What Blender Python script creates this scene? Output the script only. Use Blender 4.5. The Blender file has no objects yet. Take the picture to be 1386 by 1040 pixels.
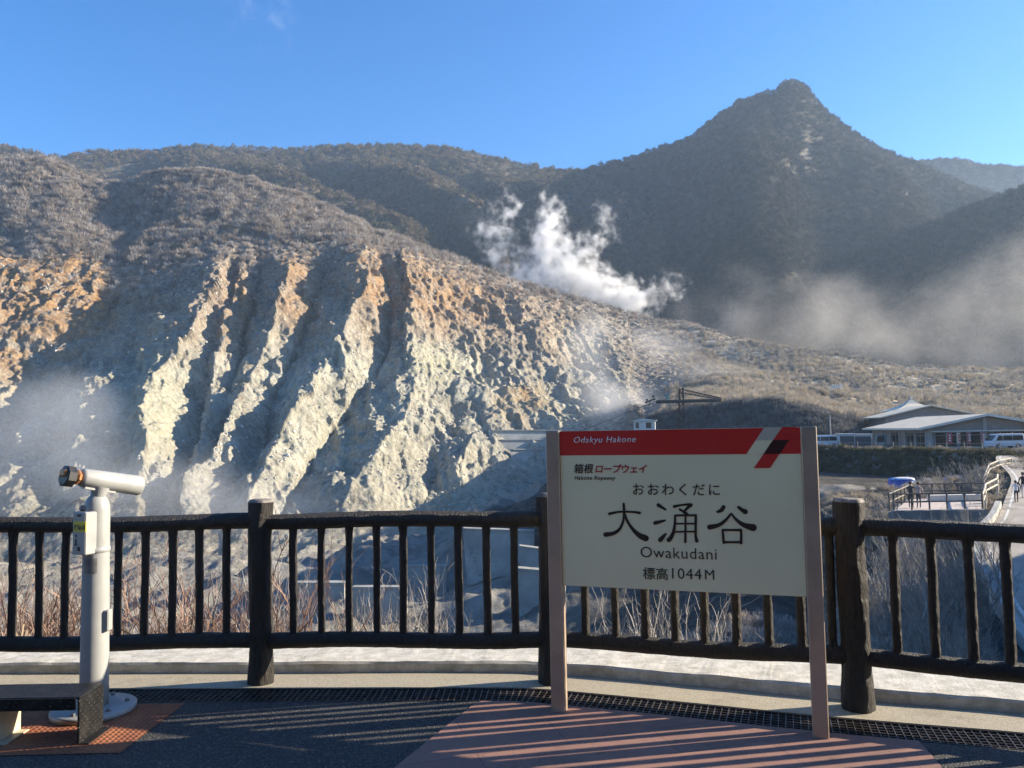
import bpy, math, random
import numpy as np
from mathutils import Vector, Matrix
random.seed(7)
SC = bpy.context.scene
COL = SC.collection
R = math.radians

# ---------------------------------------------------------------- camera
W0, H0, FPX = 1386.0, 1040.0, 1050.0
PITCH, ROLL, EYE = R(3.5), R(1.0), 1.5
_fw = np.array([0, math.cos(PITCH), math.sin(PITCH)])
_r0 = np.array([1.0, 0, 0]); _u0 = np.array([0, -math.sin(PITCH), math.cos(PITCH)])
_up = _u0 * math.cos(ROLL) + _r0 * math.sin(ROLL)
_rt = _r0 * math.cos(ROLL) - _u0 * math.sin(ROLL)
def ray(px, py):
    px = np.asarray(px, float); py = np.asarray(py, float)
    return _fw * FPX + (px[..., None] - W0 / 2) * _rt - (py[..., None] - H0 / 2) * _up
def at(px, py, d):
    """world point seen at pixel (px,py) of the photograph at forward distance d (metres)"""
    v = ray(px, py); s = np.asarray(d, float) / v[..., 1]
    p = v * s[..., None]; p[..., 2] += EYE
    return p
def ground(px, py, z=0.0):
    v = ray(px, py); s = (z - EYE) / v[..., 2]
    p = v * s[..., None]; p[..., 2] += EYE
    return p
def project(p):
    q = np.asarray(p, float) - np.array([0, 0, EYE])
    f = q @ _fw
    return W0 / 2 + FPX * (q @ _rt) / f, H0 / 2 - FPX * (q @ _up) / f

cam_d = bpy.data.cameras.new('camera'); cam = bpy.data.objects.new('camera', cam_d); COL.objects.link(cam)
cam_d.sensor_width = 36; cam_d.lens = 36 * FPX / W0; cam_d.clip_end = 6000; cam_d.clip_start = .05
M = Matrix.Identity(4)
for i in range(3):
    M[i][0], M[i][1], M[i][2] = _rt[i], _up[i], -_fw[i]
M[2][3] = EYE
cam.matrix_world = M
SC.camera = cam

# ---------------------------------------------------------------- noise
def _h(ix, iy, iz, s):
    n = (ix.astype(np.int64) * 374761393 + iy.astype(np.int64) * 668265263 + iz.astype(np.int64) * 2147483647 + s * 974711) & 0xffffffff
    n = ((n ^ (n >> 13)) * 1274126177) & 0xffffffff
    n = (n ^ (n >> 16)) & 0xffffff
    return n / float(0x7fffff) - 1.0
def vnoise(x, y, z=0.0, s=0):
    x = np.asarray(x, float); y = np.asarray(y, float); z = np.asarray(z, float) + 0 * x; y = y + 0 * x
    ix, iy, iz = np.floor(x), np.floor(y), np.floor(z)
    fx, fy, fz = x - ix, y - iy, z - iz
    fx, fy, fz = [f * f * f * (f * (f * 6 - 15) + 10) for f in (fx, fy, fz)]
    def L(a, b, t): return a + (b - a) * t
    c = [[[_h(ix + i, iy + j, iz + k, s) for k in (0, 1)] for j in (0, 1)] for i in (0, 1)]
    return L(L(L(c[0][0][0], c[1][0][0], fx), L(c[0][1][0], c[1][1][0], fx), fy),
             L(L(c[0][0][1], c[1][0][1], fx), L(c[0][1][1], c[1][1][1], fx), fy), fz)
def fbm(x, y, z=0.0, o=4, s=0, g=.5):
    t = 0; a = 1.0; n = 0
    for i in range(o):
        f = 2.03 ** i
        t = t + a * vnoise(np.asarray(x) * f + 17.3 * i, np.asarray(y) * f - 9.1 * i, np.asarray(z) * f + 4.7 * i, s + i); n += a; a *= g
    return t / n
def ridged(x, y, z=0.0, o=3, s=0):
    t = 0; a = 1.0; n = 0
    for i in range(o):
        f = 2.07 ** i
        t = t + a * (1 - 2 * np.abs(vnoise(np.asarray(x) * f + 3.3 * i, np.asarray(y) * f, np.asarray(z) * f, s + i))); n += a; a *= .5
    return t / n
def sstep(a, b, x):
    t = np.clip((np.asarray(x, float) - a) / (b - a), 0, 1); return t * t * (3 - 2 * t)

# ---------------------------------------------------------------- object helpers
def tag(o, label=None, cat=None, group=None, kind=None):
    if label: o['label'] = label
    if cat: o['category'] = cat
    if group: o['group'] = group
    if kind: o['kind'] = kind
    return o
def empty(name, loc, label, cat, group=None, rz=0.0):
    o = bpy.data.objects.new(name, None); COL.objects.link(o)
    o.location = Vector([float(c) for c in loc]); o.rotation_euler = (0, 0, rz); o.empty_display_size = .2
    return tag(o, label, cat, group)
def copy_tree(o, parent=None):
    c = o.copy(); COL.objects.link(c)
    if parent is not None: c.parent = parent
    for ch in [x for x in COL.objects if x.parent == o]: copy_tree(ch, c)
    return c
class MB:
    def __init__(s): s.v = []; s.f = []; s.m = []
    def add(s, vs, fs, m=0):
        o = len(s.v); s.v += [tuple(map(float, p)) for p in vs]; s.f += [tuple(i + o for i in f) for f in fs]; s.m += [m] * len(fs)
    def box(s, c, size, m=0, rz=0.0, ax=None, bev=0.0):
        """box centred at c; ax optional 3 axis vectors"""
        if ax is None:
            ca, sa = math.cos(rz), math.sin(rz); ax = [(ca, sa, 0), (-sa, ca, 0), (0, 0, 1)]
        ax = [Vector(a) for a in ax]; c = Vector([float(q) for q in c]); h = [q / 2 for q in size]
        if bev <= 0:
            P = [c + ax[0] * (h[0] * i) + ax[1] * (h[1] * j) + ax[2] * (h[2] * k) for i in (-1, 1) for j in (-1, 1) for k in (-1, 1)]
            s.add(P, [(0, 1, 3, 2), (4, 6, 7, 5), (0, 4, 5, 1), (2, 3, 7, 6), (0, 2, 6, 4), (1, 5, 7, 3)], m)
        else:
            b = min(bev, min(h) * .9); P = []; idx = {}
            for i in (-1, 1):
                for j in (-1, 1):
                    for k in (-1, 1):
                        sg = (i, j, k)
                        for d in range(3):
                            q = [sg[n] * (h[n] if n == d else h[n] - b) for n in range(3)]
                            idx[(sg, d)] = len(P); P.append(c + ax[0] * q[0] + ax[1] * q[1] + ax[2] * q[2])
            F = []
            for d in range(3):
                a, e = [n for n in range(3) if n != d]
                for sg in (-1, 1):
                    loop = []
                    for p, q in ((-1, -1), (1, -1), (1, 1), (-1, 1)):
                        t = [0, 0, 0]; t[d] = sg; t[a] = p; t[e] = q; loop.append(idx[(tuple(t), d)])
                    F.append(loop)
            for d in range(3):
                a, e = [n for n in range(3) if n != d]
                for p in (-1, 1):
                    for q in (-1, 1):
                        t0 = [0, 0, 0]; t0[d] = -1; t0[a] = p; t0[e] = q; t1 = list(t0); t1[d] = 1
                        F.append([idx[(tuple(t0), a)], idx[(tuple(t0), e)], idx[(tuple(t1), e)], idx[(tuple(t1), a)]])
            for i in (-1, 1):
                for j in (-1, 1):
                    for k in (-1, 1): F.append([idx[((i, j, k), n)] for n in range(3)])
            s.add(P, F, m)
    def bar(s, a, b, w, h=None, m=0, up=(0, 0, 1)):
        a = Vector([float(q) for q in a]); b = Vector([float(q) for q in b]); d = b - a; L = d.length
        if L < 1e-6: return
        d /= L; u = Vector(up)
        if abs(d.dot(u)) > .98: u = Vector((1, 0, 0))
        x = d.cross(u).normalized(); z = x.cross(d).normalized()
        s.box((a + b) / 2, (L, w, h or w), m, ax=[d, x, z])
    def tube(s, pts, r, n=10, m=0, caps=True, disp=None, twist=0.0):
        pts = [Vector([float(q) for q in p]) for p in pts]
        rs = list(r) if hasattr(r, '__len__') else [r] * len(pts)
        up = None; V = []
        if disp:
            I_, A_ = np.meshgrid(np.arange(len(pts)), 2 * np.pi * np.arange(n) / n + twist, indexing='ij'); D = disp(I_, A_).tolist()
        for i, p in enumerate(pts):
            d = (pts[min(i + 1, len(pts) - 1)] - pts[max(i - 1, 0)]).normalized()
            if up is None: up = Vector((0, 0, 1)) if abs(d.z) < .9 else Vector((0, -1, 0))
            x = d.cross(up)
            if x.length < 1e-5: x = d.orthogonal()
            x.normalize(); up = x.cross(d).normalized()
            for k in range(n):
                a = 2 * math.pi * k / n + twist
                rr = rs[i] * (1 + (D[i][k] if disp else 0))
                V.append(p + x * (math.cos(a) * rr) + up * (math.sin(a) * rr))
        F = []
        for i in range(len(pts) - 1):
            for k in range(n):
                F.append((i * n + k, i * n + (k + 1) % n, (i + 1) * n + (k + 1) % n, (i + 1) * n + k))
        if caps:
            F.append(tuple(range(n))[::-1]); F.append(tuple((len(pts) - 1) * n + k for k in range(n)))
        s.add(V, F, m)
    def prism(s, poly, z0, z1, m=0):
        n = len(poly)
        V = [(p[0], p[1], z0) for p in poly] + [(p[0], p[1], z1) for p in poly]
        F = [tuple(range(n))[::-1], tuple(range(n, 2 * n))] + [(i, (i + 1) % n, n + (i + 1) % n, n + i) for i in range(n)]
        s.add(V, F, m)
    def build(s, name, mats, parent=None, smooth=False, local=False):
        me = bpy.data.meshes.new(name)
        V = s.v
        if parent is not None and not local:
            l = parent.matrix_basis.translation
            g = parent.parent
            while g is not None: l = l + g.matrix_basis.translation; g = g.parent
            V = [(p[0] - l.x, p[1] - l.y, p[2] - l.z) for p in V]
        me.from_pydata(V, [], s.f)
        mats = mats if isinstance(mats, (list, tuple)) else [mats]
        for q in mats: me.materials.append(q)
        if len(mats) > 1: me.polygons.foreach_set('material_index', s.m)
        if smooth: me.polygons.foreach_set('use_smooth', [True] * len(me.polygons))
        me.update()
        o = bpy.data.objects.new(name, me); COL.objects.link(o)
        if parent is not None: o.parent = parent
        return o
def fix_normals(o):
    import bmesh
    b = bmesh.new(); b.from_mesh(o.data); bmesh.ops.recalc_face_normals(b, faces=b.faces); b.to_mesh(o.data); b.free(); return o
def np_mesh(name, V, F, mats, smooth=True, attrs=None, fm=None):
    """V (n,3), F (m,4) numpy"""
    me = bpy.data.meshes.new(name); k = F.shape[1]
    me.vertices.add(len(V)); me.vertices.foreach_set('co', np.ascontiguousarray(V, dtype=np.float32).ravel())
    me.loops.add(F.size); me.loops.foreach_set('vertex_index', F.astype(np.int32).ravel())
    me.polygons.add(len(F)); me.polygons.foreach_set('loop_start', np.arange(0, F.size, k, dtype=np.int32))
    me.polygons.foreach_set('loop_total', np.full(len(F), k, dtype=np.int32))
    for q in (mats if isinstance(mats, (list, tuple)) else [mats]): me.materials.append(q)
    if fm is not None: me.polygons.foreach_set('material_index', fm.astype(np.int32))
    me.update(calc_edges=True)
    me.polygons.foreach_set('use_smooth', np.full(len(F), smooth))
    for n, a in (attrs or {}).items():
        at_ = me.attributes.new(n, 'FLOAT', 'POINT'); at_.data.foreach_set('value', np.ascontiguousarray(a, dtype=np.float32).ravel())
    me.update()
    o = bpy.data.objects.new(name, me); COL.objects.link(o); return o

# ---------------------------------------------------------------- material helpers
class NT:
    def __init__(s, name):
        s.mat = bpy.data.materials.new(name); s.mat.use_nodes = True; s.t = s.mat.node_tree; s.t.nodes.clear()
        s.out = s.t.nodes.new('ShaderNodeOutputMaterial')
    def n(s, typ, **kw):
        x = s.t.nodes.new('ShaderNode' + typ)
        for k, v in kw.items():
            if k.startswith('i_'): x.inputs[k[2:].replace('_', ' ')].default_value = v
            else: setattr(x, k, v)
        return x
    def l(s, a, b): s.t.links.new(a, b)
    def set(s, sock, v):
        if hasattr(v, 'is_output') or hasattr(v, 'links'): s.l(v, sock)
        else: sock.default_value = v
    def math(s, op, a, b=0.0, c=0.0, clamp=False):
        x = s.n('Math', operation=op, use_clamp=clamp); s.set(x.inputs[0], a); s.set(x.inputs[1], b)
        if op in ('MULTIPLY_ADD', 'SMOOTH_MIN'): s.set(x.inputs[2], c)
        return x.outputs[0]
    def vmath(s, op, a, b=(0, 0, 0)):
        x = s.n('VectorMath', operation=op); s.set(x.inputs[0], a); s.set(x.inputs[1], b)
        return x.outputs['Value'] if op in ('LENGTH', 'DISTANCE', 'DOT_PRODUCT') else x.outputs[0]
    def mix(s, f, a, b, blend='MIX'):
        x = s.n('Mix', data_type='RGBA', blend_type=blend); s.set(x.inputs[0], f); s.set(x.inputs[6], c4(a)); s.set(x.inputs[7], c4(b)); return x.outputs[2]
    def noise(s, vec, scale, det=4, rough=.55, dist=0.0):
        x = s.n('TexNoise'); x.inputs['Scale'].default_value = scale; x.inputs['Detail'].default_value = det; x.inputs['Roughness'].default_value = rough; x.inputs['Distortion'].default_value = dist
        if vec is not None: s.l(vec, x.inputs['Vector'])
        return x.outputs[0]
    def map(s, v, a, b, c=0.0, d=1.0):
        x = s.n('MapRange', clamp=True, interpolation_type='SMOOTHSTEP'); s.set(x.inputs[0], v)
        for i, q in enumerate((a, b, c, d)): s.set(x.inputs[i + 1], q)
        return x.outputs[0]
    def attr(s, name): return s.n('Attribute', attribute_name=name).outputs['Fac']
    def pos(s): return s.n('NewGeometry').outputs['Position']
    def obj(s): return s.n('TexCoord').outputs['Object']
    def scale(s, v, sc):
        x = s.n('Mapping'); s.l(v, x.inputs[0]); x.inputs['Scale'].default_value = sc; return x.outputs[0]
    def bump(s, h, strength=.5, dist=.01):
        x = s.n('Bump'); x.inputs['Strength'].default_value = strength; x.inputs['Distance'].default_value = dist; s.l(h, x.inputs['Height']); return x.outputs[0]
    def bsdf(s, col, rough=.8, metal=0.0, normal=None, spec=None):
        x = s.n('BsdfPrincipled'); s.set(x.inputs['Base Color'], c4(col)); s.set(x.inputs['Roughness'], rough); s.set(x.inputs['Metallic'], metal)
        if normal is not None: s.l(normal, x.inputs['Normal'])
        if spec is not None: x.inputs['Specular IOR Level'].default_value = spec
        s.l(x.outputs[0], s.out.inputs['Surface']); return x
def c4(c):
    return (*c, 1.0) if isinstance(c, (tuple, list)) and len(c) == 3 else c
def simple(name, col, rough=.7, metal=0.0, var=.25, sc=6.0, bump=.0, bsc=40.0, dirt=None, spec=None):
    """base colour broken up by object-space noise, optional bump and dirt"""
    t = NT(name); o = t.obj()
    a = t.noise(o, sc, 5)
    dark = tuple(q * (1 - var) for q in col); lite = tuple(min(1, q * (1 + var)) for q in col)
    c = t.mix(t.map(a, .3, .7), dark, lite)
    if dirt:
        c = t.mix(t.map(t.noise(o, sc * 2.7, 6, .7), .52, .72, 0, dirt[1]), c, dirt[0])
    nm = t.bump(t.noise(o, bsc, 4), bump, .01) if bump else None
    r = t.map(t.noise(o, sc * 1.7, 3), .3, .7, max(rough - .1, .02), min(rough + .1, 1))
    t.bsdf(c, r, metal, nm, spec); return t.mat

# ---------------------------------------------------------------- sky and sun
SUN_AZ, SUN_EL = R(80), R(20.8)
SUN = Vector((math.sin(SUN_AZ) * math.cos(SUN_EL), math.cos(SUN_AZ) * math.cos(SUN_EL), math.sin(SUN_EL)))
wd = bpy.data.worlds.new('World'); SC.world = wd; wd.use_nodes = True
nt = wd.node_tree; bg = nt.nodes['Background']
sky = nt.nodes.new('ShaderNodeTexSky'); sky.sky_type = 'NISHITA'; sky.sun_disc = False
sky.sun_elevation = SUN_EL; sky.sun_rotation = SUN_AZ; sky.altitude = 1050; sky.ozone_density = 2.2; sky.air_density = 1.0; sky.dust_density = .35
hs_ = nt.nodes.new('ShaderNodeHueSaturation'); hs_.inputs['Saturation'].default_value = 1.36; hs_.inputs['Hue'].default_value = .507
nt.links.new(sky.outputs[0], hs_.inputs['Color'])
# one faint wisp of cloud high in the sky
_cd = ray(352.0, 22.0); _cd = _cd / np.linalg.norm(_cd)
_tc = nt.nodes.new('ShaderNodeTexCoord'); _ds = nt.nodes.new('ShaderNodeVectorMath'); _ds.operation = 'DISTANCE'; _ds.inputs[1].default_value = tuple(_cd); nt.links.new(_tc.outputs['Generated'], _ds.inputs[0])
_mr = nt.nodes.new('ShaderNodeMapRange'); _mr.interpolation_type = 'SMOOTHSTEP'
for _i, _v in enumerate((.012, .055, 1.0, 0.0)): _mr.inputs[_i + 1].default_value = _v
nt.links.new(_ds.outputs['Value'], _mr.inputs[0])
_nz = nt.nodes.new('ShaderNodeTexNoise'); _nz.inputs['Scale'].default_value = 26; _nz.inputs['Detail'].default_value = 6; _nz.inputs['Roughness'].default_value = .65; nt.links.new(_tc.outputs['Generated'], _nz.inputs['Vector'])
_m2 = nt.nodes.new('ShaderNodeMapRange'); _m2.interpolation_type = 'SMOOTHSTEP'
for _i, _v in enumerate((.48, .8, 0.0, .16)): _m2.inputs[_i + 1].default_value = _v
nt.links.new(_nz.outputs[0], _m2.inputs[0])
_mu = nt.nodes.new('ShaderNodeMath'); _mu.operation = 'MULTIPLY'; nt.links.new(_mr.outputs[0], _mu.inputs[0]); nt.links.new(_m2.outputs[0], _mu.inputs[1])
_mx = nt.nodes.new('ShaderNodeMix'); _mx.data_type = 'RGBA'; nt.links.new(_mu.outputs[0], _mx.inputs[0]); nt.links.new(hs_.outputs[0], _mx.inputs[6]); _mx.inputs[7].default_value = (4.6, 4.9, 5.4, 1)
nt.links.new(_mx.outputs[2], bg.inputs[0]); bg.inputs[1].default_value = .092
sd = bpy.data.lights.new('sun', 'SUN'); sun = bpy.data.objects.new('sun', sd); COL.objects.link(sun)
sd.energy = 5.0; sd.angle = R(.5); sd.color = (1.0, .87, .67)
sun.rotation_euler = SUN.to_track_quat('Z', 'Y').to_euler()
SC.view_settings.view_transform = 'Standard'; SC.view_settings.look = 'None'; SC.view_settings.exposure = 1.6; SC.view_settings.gamma = 1
SC.cycles.use_denoising = True
SC.cycles.max_bounces = 6; SC.cycles.diffuse_bounces = 3; SC.cycles.volume_bounces = 3; SC.cycles.transparent_max_bounces = 16
# ================================================================ FOREGROUND: deck, fence, sign, viewer, stool
# fence base line (x,y), seen from above
_kf = [ground(x, y)[:2] for x, y in ((0, 912), (170, 911.8), (340, 911.2), (520, 910.5), (690, 910), (774, 914), (935, 928), (1096, 943), (1240, 954.5), (1386, 966))]
_d0 = (_kf[0] - _kf[2]); _d0 /= np.linalg.norm(_d0); _d1 = (_kf[-1] - _kf[-3]); _d1 /= np.linalg.norm(_d1)
_kf = [_kf[0] + _d0 * 6, _kf[0] + _d0 * 3, _kf[0] + _d0 * 1.2] + _kf + [_kf[-1] + _d1 * 1.0 + np.array([-.05, -.12]), _kf[-1] + _d1 * 2.4 + np.array([-.3, -.6]), _kf[-1] + _d1 * 4.5 + np.array([-1.0, -2.2])]
def smooth_path(P, n=24):
    P = np.array(P, float); out = []
    for i in range(len(P) - 1):
        p0, p1, p2, p3 = P[max(i - 1, 0)], P[i], P[i + 1], P[min(i + 2, len(P) - 1)]
        for k in range(n):
            t = k / n
            out.append(.5 * (2 * p1 + (p2 - p0) * t + (2 * p0 - 5 * p1 + 4 * p2 - p3) * t * t + (3 * p1 - p0 - 3 * p2 + p3) * t ** 3))
    out.append(P[-1]); return np.array(out)
def path_normals(P):
    t_ = np.gradient(P, axis=0); t_ /= np.linalg.norm(t_, axis=1)[:, None]; return np.stack([-t_[:, 1], t_[:, 0]], 1)
KP = smooth_path(_kf, 18)
for _ in range(30): KP[1:-1] = (KP[:-2] + 2 * KP[1:-1] + KP[2:]) / 4
KP = KP - path_normals(KP) * .205
KN = path_normals(KP)            # away from the viewer
def off(d): return KP + KN * d
def strip(mb, d0, z0, d1, z1, m=0):
    a, b = off(d0), off(d1); n = len(a)
    mb.add([(p[0], p[1], z0) for p in a] + [(p[0], p[1], z1) for p in b], [(i, i + 1, n + i + 1, n + i) for i in range(n - 1)], m)

# materials
t = NT('asphalt'); o = t.obj()
v1 = t.n('TexVoronoi', feature='F1'); v1.inputs['Scale'].default_value = 130; t.l(o, v1.inputs['Vector'])
agg = t.mix(t.map(v1.outputs['Color'], .55, .95), (.026, .026, .026), (.115, .11, .10))
agg = t.mix(t.map(t.noise(o, 1.3, 5, .6), .45, .75, 0, .6), agg, (.075, .072, .068))
agg = t.mix(t.map(t.noise(o, 9, 6, .7), .62, .7, 0, .5), agg, (.02, .02, .021))
t.bsdf(agg, .82, 0, t.bump(v1.outputs['Distance'], .7, .006)); M_asph = t.mat

t = NT('paving_tile'); o = t.obj(); rot = t.n('Mapping'); t.l(o, rot.inputs[0]); rot.inputs['Rotation'].default_value = (0, 0, R(-17))
br = t.n('TexBrick'); t.l(rot.outputs[0], br.inputs[0]); br.inputs['Scale'].default_value = 1; br.inputs['Mortar Size'].default_value = .0035; br.inputs['Brick Width'].default_value = .9; br.inputs['Row Height'].default_value = .3
br.inputs['Color1'].default_value = c4((.225, .112, .085)); br.inputs['Color2'].default_value = c4((.27, .14, .105)); br.inputs['Mortar'].default_value = c4((.12, .065, .05)); br.inputs['Mortar Smooth'].default_value = .3
g = t.noise(o, 240, 3, .6); c = t.mix(t.map(g, .4, .75, 0, .55), br.outputs[0], (.33, .2, .16))
c = t.mix(t.map(t.noise(o, 2.2, 6, .65), .46, .72, 0, .6), c, (.13, .08, .065)); c = t.mix(t.map(t.noise(o, 14, 6, .7), .58, .68, 0, .5), c, (.10, .07, .06)); c = t.mix(t.map(t.noise(o, 5, 7, .75), .6, .72, 0, .35), c, (.36, .25, .20))
t.bsdf(c, .75, 0, t.bump(g, .35, .004)); M_tile = t.mat

t = NT('apron_concrete'); o = t.obj()
g = t.noise(o, 160, 3, .7)
c = t.mix(t.map(g, .38, .7), (.25, .215, .155), (.47, .42, .32))
c = t.mix(t.map(t.noise(o, 3, 6, .7), .5, .72, 0, .6), c, (.2, .17, .12))
t.bsdf(c, .9, 0, t.bump(g, .5, .005)); M_apron = t.mat

t = NT('kerb_concrete'); o = t.obj()
g = t.noise(o, 12, 7, .7); c = t.mix(t.map(g, .35, .65), (.42, .395, .33), (.62, .59, .52))
c = t.mix(t.map(t.noise(t.scale(o, (2, 9, 30)), 3, 5, .7), .55, .75, 0, .75), c, (.17, .14, .095))
t.bsdf(c, .88, 0, t.bump(t.noise(o, 70, 5, .7), .5, .008)); M_kerb = t.mat

t = NT('bark_wood'); o = t.obj()
nz = t.noise(t.scale(o, (26, 26, 5)), 3.2, 6, .65, .6)
c = t.mix(t.map(nz, .35, .68), (.003, .0027, .0024), (.034, .025, .020))
c = t.mix(t.map(t.noise(o, 38, 5, .7), .66, .74, 0, .45), c, (.17, .155, .14))
t.bsdf(c, t.map(nz, .3, .7, .42, .75), 0, t.bump(nz, 1.0, .022)); M_bark = t.mat
M_barktop = simple('bark_top_sun_tint', (.15, .135, .12), .75, var=.5, sc=14, bump=.6, bsc=60)  # paler than the bark: sun on the post tops put into the colour

# ---- the deck
mb = MB(); a = off(-.325); n = len(a)
mb.add([(p[0], p[1], 0) for p in a] + [(p[0], -9, 0) for p in a], [(i + 1, i, n + i, n + i + 1) for i in range(n - 1)])
tag(mb.build('deck', M_asph), kind='structure')
mb = MB(); strip(mb, -.10, .006, .215, .0); strip(mb, -.10, -.14, -.10, .006)
tag(mb.build('apron', M_apron), kind='structure')
mb = MB()
strip(mb, .2, -.02, .206, .052); strip(mb, .206, .052, .218, .066); strip(mb, .218, .066, .62, .07); strip(mb, .62, .07, .62, -1.6)
kb = mb.build('kerb', M_kerb); tag(kb, kind='structure')
kv = np.array([v.co for v in kb.data.vertices]); dz = fbm(kv[:, 0] * 6, kv[:, 1] * 6, 0, 3, 5) * .006; dn = fbm(kv[:, 0] * 2.5, kv[:, 1] * 2.5, 3, 3, 8) * .012
for v, q, w in zip(kb.data.vertices, dz, dn):
    if v.co.z > .04: v.co.z += q
    if v.co.z < .06: v.co.y += w
mb = MB(); strip(mb, -.325, .0, -.325, -.14); strip(mb, -.325, -.14, -.10, -.14)
tag(mb.build('drain_channel', simple('channel_dark', (.03, .03, .03), .9)), kind='structure')
mb = MB()
_q = [ground(x, y) for x, y in ((640, 955), (540, 1035), (1272, 1036), (1256, 1008))]
_l = _q[1] + (_q[1] - _q[0]) * 2.0; _r = _q[2] + (_q[2] - _q[3]) * 6
P = [tuple(p[:2]) for p in (_q[0], _q[1], _l, _r, _q[2])]
edge = [tuple(p) for p in off(-.327) if _q[0][0] + .01 < p[0] < _q[3][0]][::-1]
mb.add([(x, y, .004) for x, y in P + edge], [tuple(range(len(P + edge)))[::-1]])
o = mb.build('tile_paving', M_tile); fix_normals(o)
if o.data.polygons[0].normal.z < 0: o.data.flip_normals()
tag(o, kind='structure')
# rust coloured plate under the viewer, with studs
t = NT('rust_plate'); o_ = t.obj()
w = t.n('TexVoronoi', feature='F1'); w.inputs['Scale'].default_value = 34; w.inputs['Randomness'].default_value = 0; t.l(o_, w.inputs['Vector'])
dome = t.map(w.outputs['Distance'], .18, .42, 1, 0)
c = t.mix(t.map(t.noise(o_, 5, 6, .7), .35, .7), (.20, .060, .024), (.33, .115, .045))
c = t.mix(t.map(t.noise(o_, 60, 4, .7), .58, .7, 0, .6), c, (.11, .05, .03))
c = t.mix(t.math('MULTIPLY', dome, .25), c, (.42, .2, .11))
t.bsdf(c, .8, 0, t.bump(dome, .9, .006)); M_rust = t.mat
q = [ground(x, y) for x, y in ((250, 953), (163, 1020), (0, 1024))]
mb = MB(); PL = [(q[0][0], q[0][1]), (q[1][0], q[1][1]), (q[2][0], q[2][1]), (-3.9, q[2][1] + .02), (-3.9, q[0][1] + .03)]
mb.add([(x, y, .004) for x, y in PL], [(4, 3, 2, 1, 0)][:1])
o = mb.build('rust_plate_paving', M_rust)
if o.data.polygons[0].normal.z < 0: o.data.flip_normals()
tag(o, kind='structure')

# ---- drain grate
M_grate = simple('grate_steel', (.10, .085, .075), .5, .7, .4, 20)
mb = MB()
L = np.concatenate([[0], np.cumsum(np.linalg.norm(np.diff(off(-.21), axis=0), axis=1))]); A, B = off(-.318), off(-.106)
_n = len(L); s = np.arange(L[36], L[_n - 30], .036)
ax_, ay_ = np.interp(s, L, A[:, 0]), np.interp(s, L, A[:, 1]); bx_, by_ = np.interp(s, L, B[:, 0]), np.interp(s, L, B[:, 1])
for i in range(len(s)): mb.bar((ax_[i], ay_[i], -.012), (bx_[i], by_[i], -.012), .005, .022)
for k, dd in enumerate((-.318, -.28, -.245, -.21, -.175, -.14, -.106)):
    P_ = off(dd)[36:_n - 29:3]; zz = .001 if k in (0, 6) else -.004
    for p, q_ in zip(P_[:-1], P_[1:]): mb.bar((p[0], p[1], -.012 + zz), (q_[0], q_[1], -.012 + zz), .006, .026)
tag(mb.build('drain_grate', M_grate), 'long narrow steel drain grate running along the foot of the fence', 'drain grate')

# ---- the fence
PL_, PM_, PR_ = [ground(*q)[:2] for q in ((352.5, 925), (747, 925), (1161, 960))]
fence = empty('log_fence', (PL_[0], PL_[1], 0), 'black bark textured log fence along the edge of the deck', 'fence')
def bark(seed, amp, fz=9.0, k=5):
    def f(i, a): return amp * ridged(np.cos(a) * 2.4 + seed * 7.1, np.sin(a) * 2.4, i / fz + seed, 4, 3) + amp * .35 * np.sin(a * k + i * .09 + seed)
    return f
def log_post(x, y, h, r, seed):
    mb = MB(); zs = np.linspace(-.02, h - .012, 84)
    mb.tube([(x + .004 * math.sin(z * 5 + seed), y, z) for z in zs], [r * (1.06 - .10 * sstep(.02, .25, z) + .07 * sstep(h * .75, h, z)) for z in zs], 48, 0, False, bark(seed, .10, 16.0))
    o = mb.build('post', [M_bark, M_barktop], fence, True)
    # cap: closed, slightly domed
    n = 48; V = [o.data.vertices[i].co.copy() for i in range(len(o.data.vertices) - n, len(o.data.vertices))]
    mb2 = MB(); c = sum(V, Vector()) / n; Vs = [(p.x, p.y, p.z) for p in V]; R2 = [((p.x - c.x) * .9 + c.x, (p.y - c.y) * .9 + c.y, h + .004) for p in V]
    mb2.add(Vs + R2, [(i, (i + 1) % n, n + (i + 1) % n, n + i) for i in range(n)] + [tuple(range(n, 2 * n))])
    cp = mb2.build('post_cap', M_barktop, None, True); cp.parent = o
    return o
_pp = project(np.column_stack([KP, np.zeros(len(KP))]))[0]; _s = (PL_ - PM_); _ds = np.linspace(2.5, 5.5, 400); _zt = float(at(1150, 714, PR_[1])[2]); _dd = float(_ds[np.argmin(np.abs(at(np.full(400, 1386.0), np.full(400, 715.0), _ds)[:, 2] - _zt))]); _e = at(1386, 715, _dd)[:2]; _k2 = int(np.argmin(np.abs(KP[:, 0] - 3.45) + (np.arange(len(KP)) < 200) * 9)); _e2 = KP[_k2]; _e3 = KP[min(_k2 + 16, len(KP) - 1)]
_hp = lambda px, py, p: float(at(px, py, p[1])[2])
POSTS = [(PL_[0] + _s[0] * 1.95, PL_[1] + _s[1] * .5, 1.12, .07), (PL_[0] + _s[0] * .99, PL_[1] + _s[1] * .2, 1.12, .07), (PL_[0], PL_[1], _hp(352, 677, PL_), .068), (PM_[0], PM_[1], _hp(745, 669, PM_), .068), (PR_[0], PR_[1], _hp(1150, 676, PR_), .074), (_e2[0], _e2[1], 1.11, .07), (_e3[0], _e3[1], 1.11, .07)]
_zl, _zm = _hp(352, 706, PL_), _hp(745, 700.5, PM_); _bl, _bm, _br = _hp(352, 867, PL_), _hp(745, 866, PM_), _hp(1160, 889, PR_)
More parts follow.
